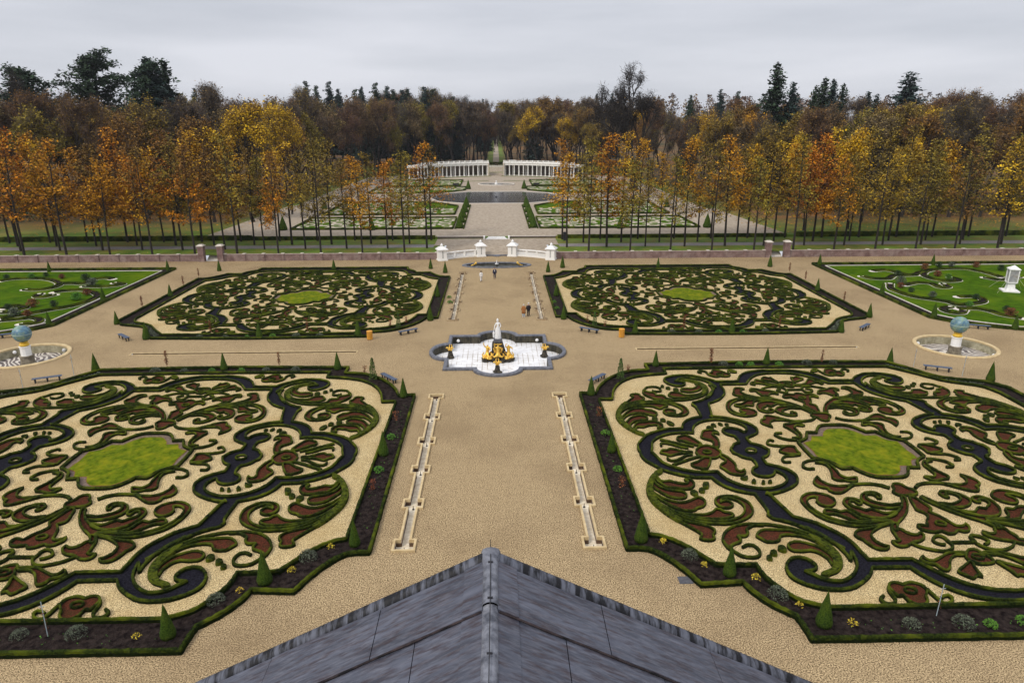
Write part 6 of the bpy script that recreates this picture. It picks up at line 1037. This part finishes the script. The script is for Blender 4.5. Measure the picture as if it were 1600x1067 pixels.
# the woods: every tree of the edge and of the rows behind it
def edge_y(x):
    a = abs(x)
    if a < 3.5: return 9999
    if a < 34: return 330-(a-8)*.4
    if a < 56: return 314-(a-34)*1.0
    if a < 66: return 290-(a-56)*9
    if a < 80: return 200-(a-66)*1.6
    return max(166, 178-(a-80)*.4)
cnt = 0; placed = []
def try_place(x, y, dmin):
    if any((x-p[0])**2+(y-p[1])**2 < dmin*dmin for p in placed): return False
    placed.append((x, y)); return True
for hx in EX['heroes']: 
    if hx[4] in ('cedar', 'fir', 'bare'): placed.append((hx[0], hx[1]))
def wood_tree(x, y, depth):
    global cnt
    z = zt(x, y); r = random.random(); side = 'left' if x < 0 else 'right'; zn = next(n for lim, n in ((-115, 'left photo edge'), (-85, 'left cedars'), (-60, 'big golden tree'), (-35, 'skyline spruces'), (0, 'left colonnade half'), (33, 'right colonnade half'), (60, 'tallest bare tree'), (90, 'right gate piers'), (125, 'tallest right fir'), (9999, 'right photo edge')) if x < lim)
    where = ('at the wood edge by the %s' if depth < 14 else 'inside the wood by the %s' if depth < 34 else 'deep in the wood by the %s') % zn
    s = random.uniform(.86, 1.12)*(1.06 if x < -84 else 1.1 if x < -60 else 1.16 if x < -12 else 1.0); q = random.uniform(.9, 1.2)
    if depth > 60: s *= 1.0
    g = lambda a: '%s %s' % (a, where)
    if r < (.10 if x < 0 else .07) and depth > 18:
        j = cnt % 2; tree('fir_tree', x, y, z, (s*.9, s*.9, s*.95), 'dark conifer standing %s' % where, [CO[j][0], COC[j][j]], g('conifers'))
    elif r < (.62 if x < 0 else .5):
        j = cnt % 3; k = random.choice([0, 0, 1, 2]); red = random.random() < .35
        tree('bare_tree', x, y, z, (s*q, s*q, s), ('reddish brown tree %s' if red else 'grey-brown tree %s') % where, [BR[j][0], TWR[j] if red else BR[j][1], BRC[j][1 if red else k]], g('reddish trees' if red else 'grey-brown trees'))
    else:
        j = cnt % 2; k = random.choice([0, 1, 3, 1, 0, 1, 2] if x > 0 else [0, 3, 3, 0, 1, 3, 1]); nm = ['rusty brown', 'olive', 'yellowing', 'dun brown', 'orange'][k]
        tree('leafy_tree', x, y, z, (s*q, s*q, s*1.02), '%s autumn tree %s' % (nm, where), [LF[j][0], LF[j][1], LFC[j][k]], g(nm+' trees'))
    cnt += 1
N1 = 0
for lo_, hi_, dmin, tries, cap in ((0, 14, 6.8, 7200, 120), (14, 34, 8.4, 6500, 110), (34, 75, 11, 6000, 90), (75, 130, 15, 3500, 60)):
    k = 0
    for _ in range(tries):
        if k >= cap: break
        x = random.uniform(-185, 185); ey = edge_y(x)
        if ey > 5000: continue
        y = ey+random.uniform(lo_, hi_)
        if not seen(x, y, 18, 60): continue
        if (abs(x) < 12 and y < 342) or abs(x) < 4.2+.002*y: continue
        if try_place(x, y, dmin): wood_tree(x, y, lo_); k += 1
byl = {}
for o in sc.objects:
    if o.get('category') == 'tree' and ' wood ' in str(o.get('label')) and o.get('group'): byl.setdefault(o['label'], []).append(o)
for l_, os_ in byl.items():
    if len(os_) > 1:
        for i, o in enumerate(sorted(os_, key=lambda o: proj(*o.location)[0])): o['label'] = '%s, %s from left' % (l_, ORD[i]) if i < 14 else l_
# trees standing out on the lawns
for x, y, k, lab in ((-66, 166, 0, 'large dun tree on the left lawn behind the avenue'), (62, 205, 1, 'olive tree beside the right gravel walk'), (-58, 212, 0, 'rusty tree beside the left gravel walk'), (98, 168, 0, 'rusty tree on orange leaf litter at the right'), (84, 160, 3, 'dun tree on orange leaf litter near the right avenue'), (-84, 172, 0, 'rusty tree on the far left lawn')):
    wf = 1.05; tree('leafy_tree', x, y, zt(x, y), (wf, wf, 1.0), lab, [LF[0][0], LF[0][1], LFC[0][k]])
# far woodland beyond the individual trees, up to the horizon
mb = MB(); random.seed(5)
for i in range(1900):
    x = random.uniform(-700, 700) if i < 1300 else random.uniform(-70, 70); y = random.uniform(400, 900) if i < 1300 else random.uniform(520, 760)
    if abs(x) < 7+.004*y and y < 548: continue
    z = zt(x, y); hh = random.uniform(19, 27); rr = random.uniform(3.5, 6)
    mb.tube([(x, y, z), (x, y, z+hh*.6)], [.4, .15], 4, 0, cap=False)
    for k in range(60):
        a = random.uniform(0, 6.283); u = random.random(); zz = z+hh*(.35+.65*u); d = rr*math.sin(math.pi*min(.95, u*.8+.15))*math.sqrt(random.random())
        mb.leaf((x+d*math.cos(a), y+d*math.sin(a), zz), random.uniform(.5, 1.3), 1+(i % 3), .3)
tag(mb.build('far_woodland', [M['bark2'], M['twig'], M['l_dun'], M['twigr']]), 'bare brown woodland stretching to the horizon', 'woodland', kind='stuff')
# understorey at the wood edge
mb = MB()
for i in range(2600):
    x = random.uniform(-170, 170); e_ = edge_y(x)
    if e_ > 5000 or abs(x) < 14: continue
    y = e_+random.uniform(2, 26); z = zt(x, y); r = random.uniform(.6, 1.6)
    for k in range(11): mb.leaf((x+random.gauss(0, r*.5), y+random.gauss(0, r*.5), z+abs(random.gauss(0, r*.6))), random.uniform(.15, .4), random.choice([0, 0, 1, 2]), .3)
tag(mb.build('undergrowth', [M['l_dun'], M['b_dark'], M['l_rust']]), 'brown and dark green undergrowth beneath the woodland edge', 'undergrowth', kind='stuff')
mb = MB()
for i in range(5200):
    s = random.choice((-1, 1)); x = s*random.uniform(56, 120); y = random.uniform(144, 186); 
    if s < 0 and random.random() < .5: continue
    mb.leaf((x, y, zt(x, y)+.05), random.uniform(.12, .3), 0, .9)
for i in range(1800):
    x = random.uniform(12, 100)*random.choice((-1, 1)); y = random.choice((random.uniform(125.8, 131.5), random.uniform(135.5, 141))); mb.leaf((x, y, zt(x, y)+.03), random.uniform(.05, .13), 0, .9)
tag(mb.build('fallen_leaves', M['l_orange']), 'fallen orange leaves on the grass under the avenue and the right wood', 'fallen leaves', kind='stuff')
# ---------------------------------------------------------------- upper garden
def bedrow(y0, y1, x0a, x1a, rn):
    for s, sn in ((-1, 'left'), (1, 'right')):
        cx, cy = s*(x0a+x1a)/2, (y0+y1)/2; hw, hh = (x1a-x0a)/2, (y1-y0)/2
        t = empty('grass_parterre', (cx, cy, 1.4), 0, 'green grass parterre cut with pale gravel scrolls, %s bed %s of the middle walk' % (rn, sn), 'parterre', 'grass parterres of the upper garden')
        cut = 0
        if rn in ('second', 'third'): cut = 9
        P = [(-hw, -hh), (hw, -hh), (hw, hh), (-hw, hh)]
        if cut:
            if rn == 'second': P = [(-hw, -hh), (hw, -hh), (hw, hh), (-hw+cut, hh), (-hw+cut*.5, hh-cut*.45), (-hw, hh-cut*1.1)]
            else: P = [(-hw+cut, -hh), (hw, -hh), (hw, hh), (-hw, hh), (-hw, -hh+cut*1.1), (-hw+cut*.5, -hh+cut*.45)]
            if s < 0: P = [(-a, b) for a, b in P][::-1]
        mb = MB(); mb.poly(P, .03); mb.build('grass', M['lawn2'], t)
        mb = MB(); hedge(mb, [(a, b, 1) for a, b in P], .35, .42, True, step=.6, j=.03); mb.build('box_edging', M['boxd'], t)
        mb = MB(); random.seed(31)
        nx_, ny_ = int(hw/3.4), max(2, int(hh/2.6)); q_ = 0
        for i in range(nx_):
            for j in range(ny_):
                for sx in (-1, 1):
                    for sy in (-1, 1):
                        px = (i+.5)*hw/nx_; py = (j+.5)*hh/ny_; r = min(hw/nx_, hh/ny_)*.52; a0 = (i*1.7+j*2.3) % 6.28; tw = 1 if (i+j) % 2 else -1
                        pts = []
                        for k in range(20):
                            u = k/19; a = a0+tw*u*5.2; rr = r*(.25+.95*u); x_ = px+rr*math.cos(a)*1.25; y_ = py+rr*math.sin(a)
                            x_ = max(.3, min(hw-.6, x_)); y_ = max(.3, min(hh-.6, y_)); pts.append((sx*x_, sy*y_))
                        if cut and (sx*s < 0) and px > hw-cut-2 and ((rn == 'second') == (sy > 0)): continue
                        q_ += 1; ribbon(mb, pts, .62, .05+.002*(q_ % 9))
        mb.build('gravel_scrolls', M['pale_gravel'], t)
for a in ((152.5, 170.5, 9.6, 44.6, 'first'), (176.5, 204, 10.5, 43.6, 'second'), (230, 252, 10.5, 41.5, 'third'), (257, 281, 13, 39.5, 'fourth')): bedrow(*a)
t = empty('octagonal_pond', (0, 218, 1.4), 0, 'large pond of grey water with clipped corners and pale rim in the upper garden', 'pond')
oc = [(-9, -17.5), (9, -17.5), (17, -12), (20, -4), (20, 4), (17, 12), (9, 17.5), (-9, 17.5), (-17, 12), (-20, 4), (-20, -4), (-17, -12)]
mb = MB(); I_ = [(a*.975, b*.975) for a, b in oc]; ring_cap(mb, oc, I_, .16); wall_loop(mb, oc, -.1, .16, 0, True); wall_loop(mb, I_, -.0, .16); mb.build('stone_rim', M['edge'], t)
mb = MB(); mb.poly(I_, .03); mb.build('water', M['water'], t)
mb = MB(); mb.lathe([(.5, 0), (.35, .2), (.1, .4)], 10); mb.build('jet_head', M['benchleg'], t)
mb = MB(); mb.poly([(a*1.16, b*1.13) for a, b in oc], 1.408, holes=[[(a*.99, b*.99) for a, b in oc]]); 
for i, v in enumerate(mb.v): mb.v[i] = (v[0], v[1]+218, v[2])
tag(mb.build('pond_surround', M['ugravel']), kind='structure')
t = empty('kings_fountain', (0, 262, 1.4), 0, 'low round fountain basin with small jet before the colonnade', 'fountain'); t.name = 'round_fountain'
mb = MB(); mb.lathe([(5.2, 0), (5.2, .35), (4.8, .35), (4.8, .1)], 40, sxy=(1.3, 1)); mb.f = mb.f[:-2]; mb.m = mb.m[:-2]; mb.build('stone_rim', M['edge'], t); mb = MB(); mb.poly(circ(0, 0, 4.9, 40, 1.3), .12); mb.build('water', M['water2'], t)
mb = MB(); mb.lathe([(.6, 0), (.5, .5), (.15, .9), (.3, 1.1), (.05, 1.5)], 10); mb.build('centrepiece', M['white'], t)
for s, sn in ((-1, 'left'), (1, 'right')):
    mb = MB(); q = circ(0, 268, 11, 20, 1.5, math.radians(20 if s > 0 else 100), math.radians(80 if s > 0 else 160), full=False); ribbon(mb, q, 1.4, 1.425); tag(mb.build('grass_arc', M['lawn2']), 'curved green grass strip behind the round fountain, %s' % sn, 'grass strip', 'curved grass strips')
    q = circ(0, 270, 32.5, 30, 1, math.radians(8 if s > 0 else 110), math.radians(82 if s > 0 else 172), full=False); q = circ(0, 270, 32.3, 24, 1, math.radians(30 if s > 0 else 94), math.radians(86 if s > 0 else 150), full=False); mb = MB(); ribbon(mb, q, 2.4, 1.43); tag(mb.build('grass_arc', M['lawn2']), 'broad curved grass strip at the foot of the colonnade, %s half' % sn, 'grass strip', 'curved grass strips')
def upcone(x, y, lab, h=3.0):
    t = empty('yew_cone', (x, y, 1.4), random.uniform(0, 6), lab, 'topiary cone', 'broad yew cones of the upper garden'); t.scale = (2.3*h/3, 2.3*h/3, 1.6*h/3); put('clipped_foliage', CONE[0], t)
for s, sn in ((-1, 'left'), (1, 'right')):
    for k, y in enumerate((154, 162.5, 171, 181.5, 192)): upcone(s*8.1, y, 'broad dark yew cone lining the middle walk, %s from the steps on the %s' % (ORD[k], sn))
    upcone(s*9.6, 245, 'broad dark yew cone behind the pond on the %s' % sn); upcone(s*46.2, 152.6, 'broad dark yew cone at the outer near corner of the upper garden, %s' % sn); upcone(s*27, 152.0, 'broad dark yew cone at the middle of the first grass parterre, %s' % sn, 2.7)
    upcone(s*46, 190, 'broad dark yew cone beside the second grass parterre, %s' % sn, 2.7); upcone(s*24, 245, 'broad dark yew cone in the third grass parterre, %s' % sn, 2.6)
    t = empty('clipped_hedge', (s*8.1, 173, 1.4), 0, 'low box hedge strip under the cones of the middle walk, %s' % sn, 'hedge', 'hedge strips of the middle walk'); mb = MB(); hedge(mb, [(s*.9, -20.5), (s*.9, 24)], .3, .3, step=.6, j=.04); hedge(mb, [(-s*.9, -20.5), (-s*.9, 24)], .3, .3, step=.6, j=.04); mb.build('foliage', M['boxd'], t)
    t = empty('picket_bench', (s*14.5, 256, 1.4), 0, 'small dark bench beside the round fountain, %s' % sn, 'bench', 'dark benches by the round fountain'); mb = MB(); mb.box((0, 0, .42), (2.2, .45, .06)); mb.build('seat', M['benchleg'], t)
    mb = MB(); mb.box((0, .2, .5), (2.2, .06, .5)); mb.build('backrest', M['benchleg'], t)
    for k in (-1, 0, 1): mb = MB(); mb.box((k*.95, 0, 0), (.1, .4, .42)); mb.build('leg', M['benchleg'], t)
# colonnade
for s, sn in ((-1, 'left'), (1, 'right')):
    t = empty('colonnade', (s*18, 299, 1.4), 0, 'white curved colonnade with balustrade on top, %s half' % sn, 'colonnade', 'halves of the white colonnade')
    def cp_(deg, R_): a = math.radians(deg); return (s*R_*math.sin(a)-s*18, 270+R_*math.cos(a)-299)
    A0, A1 = 6.0, 62.0
    for j, (RR, n) in enumerate(((35.3, 18), (39.6, 14))):
        for k in range(n):
            x, y = cp_(A0+(A1-A0)*k/(n-1), RR); mb = MB(); mb.box((x, y, 0), (.62, .62, .25)); mb.lathe([(.25, .25), (.26, .9), (.21, 4.0), (.3, 4.15)], 10, (x, y, 0)); mb.box((x, y, 4.15), (.62, .62, .2)); mb.build('column', M['white'], t)
    def astrip(name, R0, R1, z, h, m):
        mb = MB(); n = 40; V_ = []
        for zz in (z, z+h):
            for R_ in (R0, R1):
                for k in range(n+1): V_.append((*cp_(A0-1+(A1-A0+2)*k/n, R_), zz))
        w = n+1; F = []
        for k in range(n): F += [(k, k+1, 2*w+k+1, 2*w+k), (w+k, w+k+1, 3*w+k+1, 3*w+k), (2*w+k, 2*w+k+1, 3*w+k+1, 3*w+k), (k, k+1, w+k+1, w+k)]
        F += [(0, w, 3*w, 2*w), (n, w+n, 3*w+n, 2*w+n)]
        mb.add(V_, F); return mb.build(name, m, t)
    astrip('entablature', 34.9, 40.0, 4.36, .8, M['white']); astrip('cornice', 34.7, 40.2, 5.17, .16, M['white']); astrip('floor_step', 34.7, 40.2, -.1, .16, M['edge'])
    astrip('back_wall', 41.2, 41.5, 0, 4.3, M['shade']); astrip('rail', 35.0, 35.25, 6.15, .15, M['white']); astrip('parapet', 35.04, 35.2, 5.34, .5, M['white'])
    for k in range(15):
        x, y = cp_(A0-.5+(A1-A0+1)*k/14, 35.12); mb = MB(); mb.box((x, y, 5.34), (.5, .5, 1.05)); mb.build('post', M['white'], t)
    mb = MB(); mb.lathe([(.06, 0), (.09, .12), (.05, .3), (.07, .36)], 6); bm_ = mb.mesh('baluster', M['white'])
    for k in range(90): x, y = cp_(A0+(A1-A0)*k/89, 35.12); put('baluster', bm_, t, (x, y, 5.8))
    x, y = cp_(4.9, 37.5); mb = MB(); mb.box((x, y, 0), (.5, 6.2, 5.2)); mb.build('end_wall', M['cream'], t)
    t = empty('side_pavilion', (s*7.2, 327, zt(0, 327)), 0, 'small cream wall block beside the terrace above the slope, %s' % sn, 'pavilion', 'cream blocks above the slope'); mb = MB(); mb.box((0, 0, 0), (2.6, 1.2, 2.6)); mb.box((0, 0, 2.6), (2.9, 1.5, .25)); mb.build('masonry', M['white'], t); mb = MB(); mb.box((0, -.63, .4), (1.1, .08, 1.6)); mb.build('niche', M['shade'], t)
t = empty('terrace_wall', (0, 323, zt(0, 323)), 0, 'low pale parapet across the top of the gravel slope', 'low wall'); mb = MB(); mb.box((0, 0, -.2), (6.4, .3, .8)); mb.build('masonry', M['edge'], t); mb = MB(); mb.box((0, 0, .6), (6.6, .45, .12)); mb.build('coping', M['white'], t)
t = empty('lawn_bowl', (0, 335, zt(0, 335)), 0, 'olive green lawn terrace between the cream blocks', 'lawn'); mb = MB(); mb.poly([(-5.4, -8), (5.4, -8), (6.5, 9), (-6.5, 9)], .05); mb.build('grass', mat('olive_grass', (.06, .06, .02), (.13, .12, .04), .8), t); mb = MB(); hedge(mb, [(-6.5, 9.3), (6.5, 9.3)], .8, 1.1, step=.5, j=.05); mb.build('hedge', M['box'], t)
# ---------------------------------------------------------------- the palace roof in the foreground
PX0, PYF, PZ = -0.05, 8.84, 17.70; SL = .5
t = empty('palace_roof', (PX0, PYF, PZ), 0, 'grey lead covered gable roof with ridge roll in the foreground', 'roof')
def rz_(x): return -SL*abs(x)
def slopebox(mb, xa, xb, ya, yb, lift, th=.05, curve=0):
    """a lead sheet lying on the slope, between x and y limits, lifted off the boards"""
    n = 10; V_ = []
    for k in range(n+1):
        x = xa+(xb-xa)*k/n; z = rz_(x)+lift+.012*noise.noise(Vector((x*1.3, ya*2.1, lift)))
        V_ += [(x, ya, z), (x, yb, z), (x, ya, z-th), (x, yb, z-th)]
    F = []
    for k in range(n):
        a = 4*k; b = a+4; F += [(a, b, b+1, a+1), (a+2, a+3, b+3, b+2), (a, a+2, b+2, b), (a+1, b+1, b+3, a+3)]
    F += [(0, 1, 3, 2), (4*n, 4*n+2, 4*n+3, 4*n+1)]
    mb.add(V_, F)
laps = [-.22, -1.18, -2.5, -3.9, -5.3, -6.8, -8.3]
seams = [[.36, 1.62, 3.3, 5.0, 7.2, 9.8], [.36, 1.0, 2.35, 3.9, 5.6, 7.4, 9.8], [.36, 1.5, 2.9, 4.4, 6.2, 9.8], [.36, 1.2, 2.6, 4.1, 6.2, 9.8], [.36, 1.5, 2.9, 4.4, 6.2, 9.8], [.36, 1.2, 2.6, 4.1, 6.2, 9.8]]
for s in (-1, 1):
    for j in range(6):
        for k in range(len(seams[j])-1):
            xa, xb = seams[j][k]+.005, seams[j][k+1]-.005; mb = MB()
            slopebox(mb, s*xa, s*xb, laps[j], laps[j+1]-.05, .05+.045*(5-j)+(.007 if k % 2 else 0)); mb.build('lead_sheet', M['lead'], t)
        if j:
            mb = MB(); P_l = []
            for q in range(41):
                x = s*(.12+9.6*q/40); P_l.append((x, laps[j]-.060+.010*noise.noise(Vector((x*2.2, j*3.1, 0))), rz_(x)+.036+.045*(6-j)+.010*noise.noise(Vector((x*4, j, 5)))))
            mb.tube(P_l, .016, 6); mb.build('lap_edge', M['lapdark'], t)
        mb = MB(); slopebox(mb, s*.10, s*.375, laps[j]+(.0 if j else .03), laps[j+1]-.05, .066+.045*(5-j)); mb.build('ridge_flashing', M['lead'], t)
    mb = MB(); n = 30; V_ = []; prof = [(.02, -.35), (.02, .26), (-.02, .32), (-.08, .34), (-.14, .32), (-.18, .25), (-.23, .12)]
    for k in range(n+1):
        x = s*(.10+9.7*k/n)
        for (dy, dz) in prof: V_.append((x, dy, rz_(x)+dz+.006*noise.noise(Vector((x*3, dy*9, s)))))
    m_ = len(prof); mb.add(V_, [(k*m_+i, k*m_+i+1, (k+1)*m_+i+1, (k+1)*m_+i) for k in range(n) for i in range(m_-1)]); mb.build('verge_roll', M['leadv'], t, smooth=True)
# ridge roll with saddle ends
mb = MB(); V_ = []; prof = [(-.135, -.05), (-.13, .06), (-.11, .12), (-.05, .155), (0, .162), (.05, .155), (.11, .12), (.13, .06), (.135, -.05)]; yy = [.04, -.08, -.2, -.4, -.7, -1.0, -1.18]
for y in yy:
    k_ = 1.28 if y > -.1 else (1.1 if y > -.25 else 1)
    for a, b in prof: V_.append((a*k_*.85, y, b*.85+.17+.03*(k_-1)))
m_ = len(prof); mb.add(V_, [(j*m_+i, j*m_+i+1, (j+1)*m_+i+1, (j+1)*m_+i) for j in range(len(yy)-1) for i in range(m_-1)]+[tuple(range(m_))]); mb.build('ridge_roll', M['leadr'], t, smooth=True)
for j in range(1, 6):
    mb = MB(); V_ = []
    for y in (laps[j]+.02, laps[j]-.3, laps[j+1]-.01):
        for a, b in prof: V_.append((a*.85, y, b*.85+.17-.045*j))
    mb.add(V_, [(q*m_+i, q*m_+i+1, (q+1)*m_+i+1, (q+1)*m_+i) for q in range(2) for i in range(m_-1)]+[tuple(range(m_))]); mb.build('ridge_roll', M['leadr'], t, smooth=True)
mb = MB(); mb.tube([(.0, .05, .28), (.0, -.2, .322), (.0, -1.2, .322), (-.005, -2.6, .29), (0, -8, .24)], .006, 5); mb.tube([(0, .04, .2), (0, .05, .44)], [.009, .004], 5); mb.build('lightning_wire', M['benchleg'], t)
for y in (-.32, -1.10, -2.05, -3.2):
    mb = MB(); mb.box((0, y, .29 if y > -1.18 else .24), (.07, .022, .035)); mb.build('wire_clip', M['benchleg'], t)
# gable front and walls below the roof
mb = MB(); mb.add([(-9.8, -.05, -4.95), (9.8, -.05, -4.95), (0, -.05, -.06)], [(0, 1, 2)]); mb.box((0, -4.4, -18), (19, 8.3, 13.0)); mb.build('palace_wall', M['brick'], t)
mb = MB(); mb.add([(0, -.15, -.02), (-9.8, -.15, -4.92), (-9.8, -8.6, -4.92), (0, -8.6, -.02)], [(0, 1, 2, 3)]); mb.add([(0, -.15, -.02), (9.8, -.15, -4.92), (9.8, -8.6, -4.92), (0, -8.6, -.02)], [(3, 2, 1, 0)]); mb.build('roof_boards', M['slab'], t)
# ---------------------------------------------------------------- the damp air
mb = MB(); mb.box((0, 1770, -3), (3400, 3700, 68))
hm = bpy.data.materials.new('haze'); hm.use_nodes = True; n = hm.node_tree.nodes; n.remove(n['Principled BSDF'])
pv = n.new('ShaderNodeVolumePrincipled'); pv.inputs['Color'].default_value = (.88, .91, 1, 1); pv.inputs['Density'].default_value = .00009; pv.inputs['Anisotropy'].default_value = .2
hm.node_tree.links.new(pv.outputs[0], n['Material Output'].inputs['Volume'])
tag(mb.build('haze', hm), 'thin bluish haze over the far woods', 'haze', kind='stuff')
sc.cycles.volume_step_rate = 4
